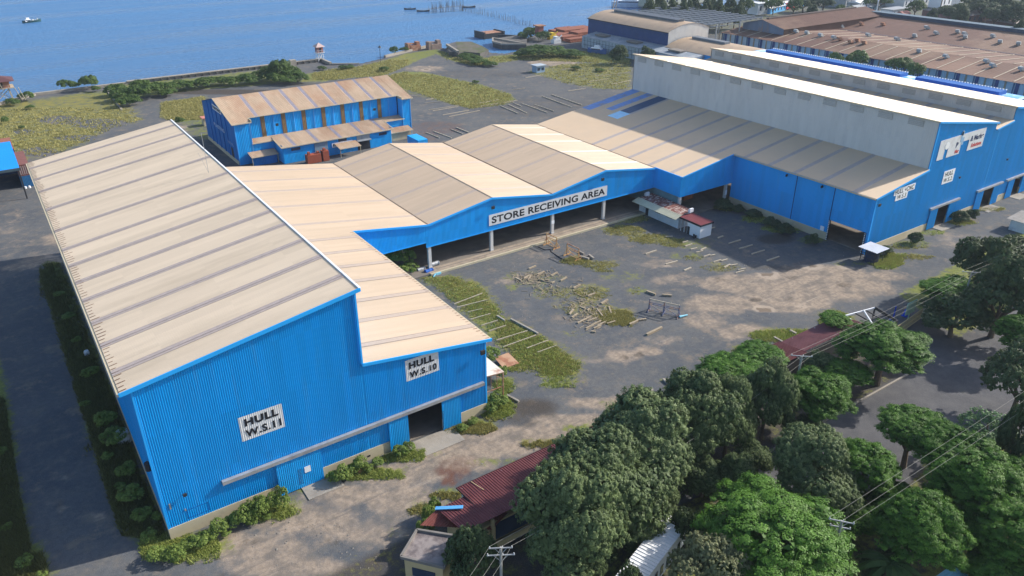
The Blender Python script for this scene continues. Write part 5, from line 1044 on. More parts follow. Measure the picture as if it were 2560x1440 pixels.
m.split('post', OFFW, q); m = MB(); m.box(107.94, 108.0, 95.9, 96.5, 0, 1.6); m.build('door', DARK, q)
m = MB(); m.box(107.1, 107.9, 93.8, 94.2, .4, .5); m.box(107.2, 107.3, 93.8, 94.2, 0, .9); m.box(107.7, 107.8, 93.8, 94.2, 0, .5); tag(m.build('chair', DARK), 'dark metal chair outside the small white cabin', 'chair')
# tank with sheet roof
q = thing('water_tank', 'dark blue tank under a pale ribbed sheet cover at the workshop corner', 'tank', (126.0, 68.0, 0))
m = MB(); m.cyl((126.2, 68.2, 0), (126.2, 68.2, 2.3), 1.25, n=16); m.build('tank', mat('tank_navy', (.02,.035,.075), .5, .2), q)
m = MB()
for i in (-1, 1):
    for j in (-1, 1): m.box(126.2+i*1.35-.05, 126.2+i*1.35+.05, 68.2+j*1.35-.05, 68.2+j*1.35+.05, 0, 2.6)
for z in (.8, 1.7): m.box(124.8, 127.6, 66.82, 66.88, z, z+.08); m.box(124.82, 124.88, 66.8, 69.6, z, z+.08)
m.build('frame', DARK, q); m = MB(); corr(m, (124.3, 66.3, 2.65), (3.9, 0, 0), (0,1,0), 3.8, (0,0,1), .35, .06); m.build('cover', mat('cover_pale', (.40,.45,.54), .4, .1, 1.), q)
# rusty awning on workshop 10
q = thing('awning', 'rust-stained white sheet awning on rusty posts beside the nearest workshop', 'awning', (45, 71, 0))
m = MB(); corr(m, (43.3, 69.6, 5.35), (3.0, 0, -.35), (0,1,0), 8.5, (0,0,1), .3, .03); m.build('roof', mat('rusty_white_sheet', (.58,.53,.46), .6, .08, .5, (.30,.12,.07), .35, .55, .68), q)
m = MB()
for y in (69.7, 77.9): m.beam((46.15, y, 0), (46.15, y, 5.0), .14)
m.beam((43.5, 69.75, 0), (43.5, 69.75, 5.2), .12); m.beam((43.4, 69.7, 2.8), (46.15, 69.7, 2.8), .1); m.beam((45.2, 69.7, 2.8), (45.2, 69.7, 5), .07); m.beam((44.3, 69.7, 2.8), (44.3, 69.7, 5), .07); m.beam((45.0, 69.7, 4.9), (46.15, 69.7, 3.9), .07); m.beam((43.4, 69.65, 5.25), (46.2, 69.65, 4.95), .1)
m.build('frame', RUST, q)
m = MB(); p = at(1272, 913); m.prism([(p.x-1.2, p.y-.5, .1), (p.x+1.4, p.y-.6, .1), (p.x+1.0, p.y+1.6, .9), (p.x-1.4, p.y+1.6, .9)], (0,0,.06)); tag(m.build('scrap_sheet', RUST), 'rusty sheet lying in weeds behind the white awning', 'scrap sheet')
m = MB(); p = at(905, 1180); m.prism([(p.x-.5, p.y-.4, .05), (p.x+.6, p.y-.3, .05), (p.x+.6, p.y+.5, .3), (p.x-.4, p.y+.4, .3)], (0,0,.05)); tag(m.build('scrap_sheet', RUST), 'small rusty plate in the bushes by the sliding door', 'scrap sheet')
for px, py, r_, lb in ((310, 1100, 1.1, 'large pale boulder-like tank in the shaded weeds by the side wall'), (218, 886, .5, 'small white sack on the shaded ground beside the side wall')):
    p = at(px, py); m = MB(); m.cyl((p.x, p.y, 0), (p.x, p.y, r_*1.3), r_, r_*.6, n=10); tag(m.build('sack', OFFW), lb, 'sack')

# ================================================================== RED-ROOFED BUILDINGS ALONG THE ROAD
q = thing('long_shed', 'long low maroon-roofed shed running along the dusty road under the trees', 'shed', (60, 53.5, 0))
def roof_strip(x0, x1, y0, z0, y1, z1, m_, nm='roof'):
    mm = MB(); corr(mm, (x0, y0, z0), (0, y1-y0, z1-z0), (1,0,0), x1-x0, (0,0,1), .3, .05); return mm.build(nm, m_, q)
roof_strip(30.9, 84.0, 51.2, 4.0, 55.8, 3.45, MAROON); roof_strip(84.0, 97.6, 51.6, 4.0, 55.6, 3.45, MAROON2)
m = MB()
for k in range(14): m.box(31.3+5*k-.08, 31.3+5*k+.08, 55.2, 55.4, 0, 3.5)
m.split('post', OFFW, q); m = MB(); m.box(33, 97, 51.4, 51.6, 0, 3.9); m.build('wall', DARK, q)
m = MB(); m.box(30.8, 84.1, 55.78, 55.86, 3.3, 3.48); m.beam((30.85, 51.2, 3.95), (30.85, 55.8, 3.4), .08, .18); m.build('roof_edge', mat('edge_maroon', (.05,.02,.02)), q)
m = MB(); m.beam((32.6, 55.7, 3.56), (32.9, 53.6, 3.8), .06, .03); m.build('roof_strip', YELW, q)
q = thing('gatehouse', 'maroon-roofed bungalow with light blue ridge strip and yellow walls', 'bungalow', (32, 51, 0))
m = MB(); corr(m, (27.6, 48.9, 4.55), (0, 5.3, -1.1), (1,0,0), 9.0, (0,0,1), .3, .05); m.build('roof', MAROON, q)
m = MB(); corr(m, (25.2, 53.6, 3.0), (2.4, .6, .55), (.77,-.63,0), 7.4, (0,0,1), .3, .05); m.build('side_roof', mat('side_maroon', (.155,.042,.036), .6, .15, .5, (.28,.10,.07), .35, .5, .7), q)
m = MB(); m.beam((27.4, 54.25, 3.62), (29.6, 52.4, 4.05), .45, .1); m.build('ridge_strip', LBLUE, q)
m = MB(); m.box(28.4, 36.4, 49.4, 53.8, 0, 3.3); m.box(27.0, 30.5, 48.9, 50.0, 0, 3.0); m.build('wall', YELW, q)
m = MB(); m.box(31.6, 35.6, 49.3, 49.38, 1.0, 3.1); m.build('grille', GLASS, q)
m = MB(); m.box(30.9, 31.2, 48.9, 49.2, 0, 4.2); m.box(29.6, 29.9, 48.7, 49.0, 0, 3.6); m.box(31.2, 36.4, 48.9, 49.1, .2, .9); m.split('veranda_post', YELW, q)
q = thing('guard_hut', 'small flat-roofed cream hut with stained concrete roof at the bottom edge', 'hut', (24.3, 49, 0))
RC = [Vector(v) for v in ((24.1, 52.0, 0), (21.2, 49.8, 0), (23.9, 46.4, 0), (27.2, 48.7, 0))]
cc = sum(RC, Vector())/4
m = MB(); m.prism([(v.x, v.y, 4.0) for v in RC], (0,0,.22)); m.build('roof', mat('stained_roof', (.27,.235,.225), .9, .12, .6, (.13,.11,.11), .4, .5, .6), q)
m = MB()
for a, b in zip(RC, RC[1:]+RC[:1]): m.beam(Vector((a.x, a.y, 4.3)), Vector((b.x, b.y, 4.3)), .22, .3)
m.build('parapet', mat('parapet_grey', (.20,.185,.17), .9, .2), q)
m = MB(); m.prism([(cc+(v-cc)*.9+Vector((0,0,0))) for v in RC], (0,0,4.0)); m.build('wall', YELW, q)
a, b = cc+(RC[1]-cc)*.905, cc+(RC[2]-cc)*.905; nrm = Vector((-(RC[3]-RC[2]).x, -(RC[3]-RC[2]).y, 0)).normalized()*.04
m = MB(); m.beam(a.lerp(b, .2)+Vector((0,0,2.6))+nrm, a.lerp(b, .8)+Vector((0,0,2.6))+nrm, .06, 1.0); m.split('window', GLASS, q)
m = MB(); m.beam(a.lerp(b, .2)+Vector((0,0,2.0))+nrm*1.5, a.lerp(b, .8)+Vector((0,0,2.0))+nrm*1.5, .1, .1); m.build('window_sill', GALV, q)
# gate frame
q = thing('gate_canopy', 'bare white and dark steel canopy frame at the end of the maroon roof', 'canopy frame', (100, 52, 0))
m = MB(); F4 = [Vector(v) for v in ((97.9, 55.0, 3.5), (104.1, 53.9, 3.5), (102.9, 49.5, 3.5), (97.4, 49.8, 3.5))]
for k in (0, 3): m.beam(F4[k], F4[(k+1) % 4], .16, .22)
m.beam(F4[0].lerp(F4[1], .62)+Vector((0,0,.1)), F4[3].lerp(F4[2], .1)+Vector((0,0,.1)), .14, .2); m.build('beam', WHITE, q)
m = MB()
for k in (1, 2): m.beam(F4[k], F4[(k+1) % 4], .16, .45)
m.beam(F4[0].lerp(F4[3], .5), F4[1].lerp(F4[2], .5), .15); m.beam(F4[0].lerp(F4[1], .35), F4[3].lerp(F4[2], .35), .15); m.beam(F4[0].lerp(F4[1], .7), F4[3].lerp(F4[2], .7), .15); m.build('dark_beam', DARK, q)
m = MB()
for v in F4: m.box(v.x-.1, v.x+.1, v.y-.1, v.y+.1, 0, 3.4)
m.split('post', DARK, q)
m = MB(); m.box(97.6, 103.2, 49.8, 54.6, 0, .12); m.build('floor_slab', CONC, q)
q = thing('gate', 'long ochre sliding lattice gate lying open across the entrance', 'gate', (104.5, 50.2, 0))
GY_ = mat('gate_ochre', (.36,.30,.16), .7, .2, 2.); m = MB(); a, b = Vector((104.0, 50.0, 0)), Vector((113.0, 51.0, 0))
for z in (.15, 1.0, 1.9): m.beam(a+Vector((0,0,z)), b+Vector((0,0,z)), .1)
for k in range(19):
    t = k/18; m.beam(a.lerp(b, t)+Vector((0,0,.1)), a.lerp(b, t)+Vector((0,0,1.95)), .06)
    if k < 18: m.beam(a.lerp(b, t)+Vector((0,0,.15)), a.lerp(b, (k+1)/18)+Vector((0,0,1.9)), .05)
m.build('lattice', GY_, q)
for k, (x, y) in enumerate(((113.6, 50.9), (114.9, 50.5))):
    m = MB(); m.box(x-.3, x+.3, y-.3, y+.3, 0, 3.2); m.box(x-.38, x+.38, y-.38, y+.38, 3.2, 3.35); tag(m.build('gate_post', mat('gatepost', (.48,.46,.36)) if k == 0 else bpy.data.materials['gatepost']), ['cream gate pillar nearest the lattice gate', 'cream gate pillar on the far side from the lattice gate'][k], 'gate post')
m = MB(); p = at(2278, 768, 2.2); m.box(p.x-1.3, p.x+1.3, p.y-.05, p.y+.05, 1.1, 3.2); m.box(p.x-.06, p.x+.06, p.y, p.y+.1, 0, 1.1); tag(m.build('notice_panel', GREENP), 'pale green blank panel standing behind the gate', 'panel')
for px, py, lb in ((2232, 800, 'blue barrier post at the corner of the canopy frame'), (2262, 790, 'blue and white barrier drum on the road by the gate')):
    p = at(px, py); m = MB(); m.cyl((p.x, p.y, 0), (p.x, p.y, 1.1 if px > 2250 else 2.4), .35 if px > 2250 else .12, .25 if px > 2250 else .1, n=10); m.box(p.x-.4, p.x+.4, p.y-.4, p.y+.4, 0, .1); tag(m.build('barrier', mat('barrier_blue', (.01,.06,.45)) if px < 2250 else bpy.data.materials['barrier_blue']), lb, 'barrier')
m = MB(); p = at(2225, 838); 
for k in range(9): m.beam((p.x-.9+.25*k, p.y+rnd.uniform(-.3,.3), 0), (p.x-.8+.25*k, p.y+rnd.uniform(-.3,.3), 1.9), .08)
tag(m.build('orange_barrier', ORANGE), 'rusty orange picket barrier between the canopy frame and the gate', 'barrier')
m = MB(); m.beam(at(2560, 545, 3.2), at(2540, 556, 3.2), 4, .2); 
q = thing('grey_roof_hut', 'small grey tin-roofed hut at the right edge behind the dark tree', 'hut', at(2550, 575)); p = ORG[q.name]
m = MB(); m.box(p.x-1.6, p.x+3, p.y-1.5, p.y+1.5, 0, 2.2); m.build('wall', OFFW, q); m = MB(); corr(m, (p.x-2.2, p.y-2.2, 2.3), (6, 0, .4), (0,1,0), 4.4, (0,0,1), .35, .05); m.build('roof', mat('hut_tin', (.22,.21,.20), .7, .25, 1.), q)
# white lorry under trees, cyan canopy, blue frame
q = thing('lorry', 'white box lorry seen from above, half hidden by the dark trees at the bottom', 'lorry', (0,0,0)); ORG[q.name] = Vector((0,0,0))
m = MB(); corr(m, (-5, -1.25, 3.55), (10, 0, 0), (0,1,0), 2.5, (0,0,1), .5, .03) if False else corr(m, (-5, -1.25, 3.55), (0, 2.5, 0), (1,0,0), 10, (0,0,1), .42, .06); m.build('roof', WHITE, q)
m = MB(); m.box(-5, 5, -1.22, 1.22, .9, 3.5); m.build('box_body', OFFW, q); m = MB(); m.box(5.1, 7.0, -1.15, 1.15, .6, 2.6); m.build('cab', WHITE, q)
m = MB(); m.box(6.9, 7.03, -1.0, 1.0, 1.5, 2.3); m.build('windscreen', GLASS, q)
for x in (-3.5, -2.4, 5.6):
    for y in (-1.1, 1.1): m = MB(); m.cyl((x, y-.15, .5), (x, y+.15, .5), .5, n=12); m.build('wheel', BLACK, q)
for y in (-1.27,):
    m = MB()
    for k in range(8): m.box(-4.6+1.2*k, -4.0+1.2*k, y-.02, y, 1.4, 2.6)
    m.split('side_window', GLASS, q)
p = at(1622, 1388, 3.5); q.location = (p.x, p.y, 0); q.rotation_euler[2] = math.atan2(at(1660,1340,3.5).y-at(1590,1430,3.5).y, at(1660,1340,3.5).x-at(1590,1430,3.5).x)
q = thing('canopy', 'light cyan corrugated canopy roof at the bottom right edge', 'canopy', (0,0,0)); ORG[q.name] = Vector((0,0,0))
c1, c2, c3 = at(2380, 1412, 3), at(2424, 1440, 3), at(2340, 1440, 3)
q.location = (c1.x, c1.y, 0); ORG[q.name] = Vector((c1.x, c1.y, 0)); u = (c2-c1).normalized(); v = (c3-c1).normalized()
m = MB(); corr(m, c1+Vector((0,0,0)), v*9, u, 4.2, (0,0,1), .3, .05); m.build('roof', CYAN, q)
m = MB()
for a in (.3, 3.9):
    for b in (.3, 8.5): e = c1+u*a+v*b; m.box(e.x-.08, e.x+.08, e.y-.08, e.y+.08, 0, 2.95)
m.split('post', WHITE, q)
q = thing('steel_rack', 'dark blue steel frame under the trees behind the cyan canopy', 'steel frame', at(2370, 1390, 0)); m = MB(); a, b = at(2388, 1372, 2.5), at(2418, 1352, 2.5)
for k in range(3):
    o_ = Vector((.0, -.5*k, 0)); m.beam(a+o_, b+o_, .1); 
for e in (a, b): m.beam((e.x, e.y, 0), e, .12); m.beam((e.x, e.y-1, 0), (e.x, e.y-1, e.z), .12)
m.build('frame', mat('frame_blue', (.02,.07,.22)), q)

# ================================================================== POLES AND WIRES
def pole(label, p, h, rot, arms=((-.3, 1.1), (-1.1, 1.1)), ins=True):
    q = thing('utility_pole', label, 'utility pole', (p.x, p.y, 0)); d = Vector((math.cos(rot), math.sin(rot), 0)); s = Vector((-d.y, d.x, 0)); P0 = Vector((p.x, p.y, 0))
    mm = MB(); mm.cyl(P0, P0+Vector((0,0,h)), .17, .11, n=10); mm.build('post', POLEM, q)
    tops = []
    for k, (dz, w) in enumerate(arms):
        c = P0+Vector((0,0,h+dz)); mm = MB(); mm.beam(c-d*w+s*.15, c+d*w+s*.15, .09, .10); mm.beam(c+d*w*.5+s*.1, c+Vector((0,0,-.6)), .05); mm.beam(c-d*w*.5+s*.1, c+Vector((0,0,-.6)), .05); mm.build('crossarm', GALV, q)
        for t in (-1, 0.15, 1):
            e = c+d*w*t*.93+s*.15; mm = MB(); mm.cyl(e, e+Vector((0,0,.22)), .07, .045, n=8); mm.build('insulator', OFFW, q)
            if k == 0: tops.append(e+Vector((0,0,.24)))
    return q, tops
def wire(a, b, sag, label, r=.011, grp='power wires over the trees'):
    mm = MB(); n = 14; pts = [a.lerp(b, k/n)-Vector((0,0,sag*4*(k/n)*(1-k/n))) for k in range(n+1)]
    for u_, w_ in zip(pts, pts[1:]): mm.cyl(u_, w_, r, n=4)
    tag(mm.build('power_wire', WIRE), label, 'wire', grp)
pA = at(1200, 1187, 9.0)
p0 = at(1252, 1368, 9.2); _, w0 = pole('utility pole with two crossarms in front of the yellow bungalow', p0, 9.2, -.55, ((-.25, 1.05), (-1.1, 1.25)))
p1 = at(2105, 1302, 9.5); q1, w1 = pole('pole top rising between the trees at the bottom right', p1, 9.5, -.9, ((-.2, 1.1), (-.9, .9)))
p2 = at(2005, 890, 8.8); _, w2 = pole('slim pole with one long crossarm above the maroon roof', p2, 8.8, -.75, ((-.1, 1.3),))
p3 = at(2430, 680, 8.8); _, w3 = pole('slim pole with one crossarm in front of the dark trees at right', p3, 8.8, -.75, ((-.1, 1.3),))
def far_pt(a, px, py, z): return at(px, py, z)
for k, e in enumerate(w2): wire(e, w3[k], .5, 'pale power wire above the gate between two slim poles', .011, 'wires above the gate')
for k, e in enumerate(w3): wire(e, e+Vector((40, -.5+.2*k, .4)), .5, 'pale power wire running off right from the pole by the dark trees', .011, 'wires off right')
for k, e in enumerate(w2): wire(e, w0[k]+Vector((0,0,.0)), 1.2, 'pale power wire over the dark tree crowns down to the bungalow pole', .011, 'wires over the dark trees')
for k, e in enumerate(w1):
    d_ = at(2590, 955+22*k, 9.8); wire(e, d_+(d_-e)*.6, .3, 'pale power wire crossing the bottom right trees', .011, 'wires at the bottom right')
for k, (e, s_) in enumerate(zip(w0, ((1130, 1500), (1165, 1500), (1190, 1500)))): wire(e, at(*s_, 8.6), .2, 'dark power wire dropping off the bottom edge from the bungalow pole', .011, 'wires at the bottom')

# ================================================================== FOLIAGE
def leaf_mat(name, dark, light, tr=.25):
    m_ = bpy.data.materials.new(name); m_.use_nodes = True; nt = m_.node_tree; N = nt.nodes; L = nt.links; N.remove(N['Principled BSDF']); out = N['Material Output']
    a = N.new('ShaderNodeAttribute'); a.attribute_name = 'tint'; oi = N.new('ShaderNodeObjectInfo')
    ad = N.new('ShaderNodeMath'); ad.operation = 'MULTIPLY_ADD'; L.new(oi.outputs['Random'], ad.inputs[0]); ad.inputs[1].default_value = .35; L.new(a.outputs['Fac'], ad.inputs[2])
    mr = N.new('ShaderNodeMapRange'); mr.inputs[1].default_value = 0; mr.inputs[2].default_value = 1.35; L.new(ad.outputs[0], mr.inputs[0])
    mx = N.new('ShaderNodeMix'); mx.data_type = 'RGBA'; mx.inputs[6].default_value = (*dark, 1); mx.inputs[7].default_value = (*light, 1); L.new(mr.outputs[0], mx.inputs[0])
    df = N.new('ShaderNodeBsdfPrincipled'); df.inputs['Roughness'].default_value = .55; df.inputs['Specular IOR Level'].default_value = .25; tl = N.new('ShaderNodeBsdfTranslucent'); ms = N.new('ShaderNodeMixShader'); ms.inputs[0].default_value = tr
    for s in (df.inputs['Base Color'], tl.inputs[0]): L.new(mx.outputs[2], s)
    L.new(df.outputs[0], ms.inputs[1]); L.new(tl.outputs[0], ms.inputs[2]); L.new(ms.outputs[0], out.inputs[0]); return m_
LM = {'dense': leaf_mat('dense_leaves', (.050,.088,.032), (.22,.29,.12)), 'bright': leaf_mat('bright_leaves', (.028,.088,.010), (.130,.275,.035)), 'bush': leaf_mat('bush_leaves', (.08,.14,.025), (.29,.38,.09)),
      'dark': leaf_mat('dark_leaves', (.038,.070,.028), (.115,.165,.065)), 'pale': leaf_mat('pale_leaves', (.11,.13,.06), (.28,.30,.15)), 'mangrove': leaf_mat('mangrove_leaves', (.045,.09,.022), (.14,.22,.05)), 'wispy': leaf_mat('wispy_leaves', (.08,.16,.07), (.22,.36,.16))}
def crown_mesh(seed, kind, nl=26, clumps=620, per=38, leaf=.035, flat=1.0, lobes_r=(.30, .48), layered=False, low=-.45, sg=.038):
    rs = np.random.RandomState(seed); L = []
    for k in range(nl):
        u = rs.uniform(low, 1); t = rs.uniform(0, 2*np.pi); r = np.sqrt(1-u*u) if u > 0 else 1.0
        R_ = rs.uniform(.52, .78); L.append((R_*r*np.cos(t), R_*r*np.sin(t), R_*u*flat, rs.uniform(*lobes_r)))
    L.append((0, 0, 0, .5)); L = np.array(L); sq = .5 if layered else .85
    def shell(n, k0, k1):
        c = []; nrm = []
        while len(c) < n:
            k = rs.randint(len(L)); v = rs.normal(size=3); v /= np.linalg.norm(v)
            if v[2] < -.35: continue
            p = L[k, :3]+v*L[k, 3]*np.array([1, 1, sq])*rs.uniform(k0, k1)
            dd = np.linalg.norm((p-L[:, :3])/np.array([1, 1, sq]), axis=1)
            if (dd < L[:, 3]*k0*.92).any() or p[2] < low*flat*.9: continue
            c.append(p); nrm.append(v)
        return np.array(c), np.array(nrm)
    c, nrm = shell(clumps, .86, 1.08); M = clumps*per
    cc = np.repeat(c, per, 0); nn = np.repeat(nrm, per, 0); g = rs.normal(size=(M, 3)); g /= np.linalg.norm(g, axis=1)[:, None]; g *= rs.uniform(.5, 1.5, size=(M, 1))
    spread = sg*(rs.uniform(.6, 1.5, size=(clumps, 1)).repeat(per, 0)); sc = np.array([1.35, 1.35, .28]) if layered else np.array([1, 1, .8])
    pos_ = cc+g*spread*sc
    if not layered: pos_[:, 2] -= .3*np.hypot(g[:, 0], g[:, 1])*spread[:, 0]
    n = g*.55+nn*.55+rs.normal(size=(M, 3))*.32+np.array([0, 0, .6 if layered else .3])
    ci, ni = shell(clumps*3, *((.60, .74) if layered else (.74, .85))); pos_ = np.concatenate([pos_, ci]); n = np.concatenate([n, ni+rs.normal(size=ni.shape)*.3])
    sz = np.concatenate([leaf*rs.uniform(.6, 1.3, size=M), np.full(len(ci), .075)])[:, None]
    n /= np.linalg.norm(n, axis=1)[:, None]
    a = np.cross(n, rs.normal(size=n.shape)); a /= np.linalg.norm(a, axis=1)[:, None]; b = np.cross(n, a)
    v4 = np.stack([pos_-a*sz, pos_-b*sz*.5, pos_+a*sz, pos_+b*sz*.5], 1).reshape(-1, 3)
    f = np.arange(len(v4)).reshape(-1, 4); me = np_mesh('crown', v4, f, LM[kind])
    ti = np.concatenate([np.clip(.52+.26*rs.normal(size=(clumps, 1)).repeat(per, 0)+.12*rs.normal(size=(M, 1)), 0, 1)[:, 0], np.full(len(ci), 0.0 if layered else .2)]).repeat(4)  # inner leaves get a low tint, painting shade into the crown gaps
    at_ = me.attributes.new('tint', 'FLOAT', 'POINT'); at_.data.foreach_set('value', ti.astype(np.float32)); return me
def trunk_mesh(seed, spread=.5, h=1.0):
    rs = random.Random(seed); mm = MB(); mm.cyl((0,0,0), (.03,.02,.5*h), .07, .05, n=8)
    for k in range(6):
        a = 2*math.pi*k/6+rs.uniform(-.3,.3); z0 = .45*h; p1_ = (spread*.45*math.cos(a), spread*.45*math.sin(a), .72*h); mm.cyl((.03,.02,z0), p1_, .04, .025, n=6)
        for j in range(2): b = a+rs.uniform(-.6,.6); mm.cyl(p1_, (spread*math.cos(b), spread*math.sin(b), rs.uniform(.85,1.15)*h), .025, .008, n=5)
    me = bpy.data.meshes.new('trunk'); me.from_pydata([tuple(v) for v in mm.v], [], mm.f); me.materials.append(BARK); return me
CR = {}
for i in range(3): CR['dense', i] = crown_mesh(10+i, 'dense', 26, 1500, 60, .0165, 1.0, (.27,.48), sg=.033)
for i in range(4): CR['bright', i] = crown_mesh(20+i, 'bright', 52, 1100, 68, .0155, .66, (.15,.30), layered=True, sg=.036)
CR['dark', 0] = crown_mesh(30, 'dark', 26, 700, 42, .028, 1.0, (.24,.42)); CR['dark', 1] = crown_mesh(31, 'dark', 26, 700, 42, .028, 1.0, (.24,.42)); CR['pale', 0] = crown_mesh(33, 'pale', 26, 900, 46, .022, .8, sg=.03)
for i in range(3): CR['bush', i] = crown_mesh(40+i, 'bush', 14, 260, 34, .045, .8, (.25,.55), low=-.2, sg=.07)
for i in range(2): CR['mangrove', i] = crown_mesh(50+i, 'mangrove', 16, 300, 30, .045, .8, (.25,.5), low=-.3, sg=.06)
CR['wispy', 0] = crown_mesh(60, 'wispy', 16, 300, 30, .03, .8, (.3,.5))
TR = [trunk_mesh(i) for i in range(3)]
cnt = {}
def tree(kind, px, py, rpx, hc, label, rz=None, cat='tree', nm=None, group=None, rx=None, trunk=True, var=None, bot=None):
    """crown centre seen at (px,py) at height hc; rpx is its half width in photo pixels"""
    c = at(px, py, hc); r = rpx*mpp(c)*({'dense': 1.0, 'bright': 1.08}.get(kind, 1.0) if py > 850 else 1.0); rz = rz or r; i = cnt.get(kind, 0); cnt[kind] = i+1; n = len([k for k in CR if k[0] == kind]); i = i % n if var is None else var
    q = thing(nm or 'leafy_tree', label, cat, (c.x, c.y, 0), group)
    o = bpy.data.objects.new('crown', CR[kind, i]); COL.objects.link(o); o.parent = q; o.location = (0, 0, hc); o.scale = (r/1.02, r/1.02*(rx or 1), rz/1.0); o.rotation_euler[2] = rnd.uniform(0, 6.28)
    if trunk: t = bpy.data.objects.new('trunk', TR[i % 3]); COL.objects.link(t); t.parent = q; t.scale = (r*1.1, r*1.1, hc); t.rotation_euler[2] = rnd.uniform(0, 6.28)
    return q
# bottom centre / right, front to back
tree('dense', 1428, 1310, 142, 6.5, 'dense grey-green tree nearest the utility pole, cut by the bottom edge', 7.0)
tree('dense', 1515, 1215, 150, 6.5, 'broad grey-green tree directly behind the one nearest the pole', 6.8)
tree('dense', 1628, 1112, 152, 6.5, 'large grey-green domed tree, third along the dark row', 6.8)
tree('dense', 1738, 1055, 112, 6.0, 'grey-green tree, fourth along the dark row', 6.6)
tree('dense', 1826, 1040, 68, 6.0, 'narrow dark tree squeezed between the dark row and the bright trees', 5.6, nm='narrow_tree')
tree('dense', 1918, 1000, 72, 6.0, 'tall conical blue-green tree between two bright trees', 6.2, nm='narrow_tree')
tree('bright', 1832, 938, 92, 4.8, 'bright green spreading tree beside the dusty road, lowest left of the bright group', 3.6)
tree('bright', 1900, 898, 76, 4.2, 'bright green spreading tree overlapping the maroon roof from the left', 2.8)
tree('bright', 2040, 985, 92, 5.8, 'bright green dome next to the tarmac road', 4.6)
tree('dense', 2050, 915, 40, 3.5, 'small silvery tree in the gap below the maroon roof', 2.0, nm='small_tree')
tree('bright', 2215, 865, 118, 6.2, 'wide bright green tree spreading over the road by the gate', 4.3)
tree('bright', 2120, 935, 62, 4.0, 'shaded lower bright tree left of the wide one by the gate', 2.6)
tree('bright', 2086, 797, 44, 4.6, 'small umbrella-shaped tree poking over the maroon roof', 1.3, nm='umbrella_tree')
tree('bright', 2165, 1165, 90, 5.5, 'bright green tree behind the rounded grey-green one in the lower right', 4.0)
tree('dense', 2035, 1175, 112, 6.0, 'rounded open grey-green tree above the great bright dome', 4.8)
tree('bright', 1935, 1340, 205, 7.5, 'great bright green dome filling the bottom centre right', 5.6)
tree('pale', 1782, 1440, 105, 6.2, 'pale olive tree cut by the bottom edge', 4.0)
tree('bright', 2285, 1075, 95, 5.5, 'bright green tree reaching over the tarmac in the lower right', 3.6)
tree('bright', 2385, 1130, 110, 6.5, 'sunlit green tree between the tarmac and the dark grove', 4.4)
tree('bright', 2300, 1320, 115, 6.8, 'bright drooping tree above the cyan canopy', 5.6)
tree('bright', 2470, 1220, 130, 7.0, 'large shaded green tree at the right of the drooping tree', 5.6)
tree('bright', 2560, 1330, 120, 6.5, 'shaded green tree at the lower right corner', 5.2)
tree('wispy', 2465, 1072, 62, 4.0, 'light feathery tree beside the power wires', 2.6, nm='feathery_tree')
tree('dark', 2545, 1100, 50, 6.0, 'dark columnar tree at the right edge beside the feathery one', 6.0, nm='column_tree')
tree('dark', 2462, 645, 72, 7.0, 'dark rounded tree at right, upper one beside the gravel road', 5.6)
tree('dark', 2510, 740, 100, 7.0, 'very dark tall tree at the right edge above the tarmac', 7.0)
tree('dark', 2568, 640, 80, 6.0, 'dark tree at the right edge beyond the tall one', 5.0)
tree('bright', 2385, 730, 90, 5.0, 'green spreading tree just right of the gate, wires passing over it', 3.0)
tree('dark', 2390, 790, 90, 3.6, 'dark low tree behind the gate pillars', 3.4)
tree('bright', 2550, 830, 66, 5.5, 'green tree at the right edge overhanging the tarmac', 4.0)
tree('dark', 2560, 950, 90, 5.5, 'dark tree at the right edge casting shade on the tarmac', 5.6)
tree('dark', 1180, 1400, 72, 4.5, 'dark round tree beside the flat-roofed hut', 4.2)
tree('dark', 2215, 1420, 60, 2.6, 'dark shaded shrub mass between the great dome and the drooping tree', 2.6, nm='shrub')
tree('dark', 1570, 1480, 50, 3.0, 'dark undergrowth tree left of the pale olive tree', 3.5, nm='shrub'); tree('dark', 1715, 1320, 45, 3.0, 'dark undergrowth tree left of the great bright dome', 3.5, nm='shrub'); tree('dense', 1845, 1190, 50, 3.5, 'low grey-green tree in the gap above the great bright dome', 3.4, nm='small_tree')
for k, (a, b, r_, h_) in enumerate(((1600,1330,60,3.6),(1650,1260,50,3.2),(1480,1400,60,3.5),(1760,1200,60,3.4),(1880,1150,50,3.2),(2010,1080,46,3.0),(1560,1080,40,2.6))): tree('dense', a, b, r_, h_*.7, 'lower grey-green tree filling a gap in the dark row', h_*.8, nm='small_tree', group='understory of the dark row')
for k, (a, b, r_, h_) in enumerate(((2230,1240,60,4),(2420,1330,80,5),(2500,1440,90,5),(2390,1230,70,4.6),(2560,1200,80,5.5),(2150,1300,60,3.4),(2120,1240,46,3.2))): tree('bright', a, b, r_, h_*.8, 'shaded green tree within the grove at the bottom right', h_*.75, group='shaded trees in the bottom right grove')
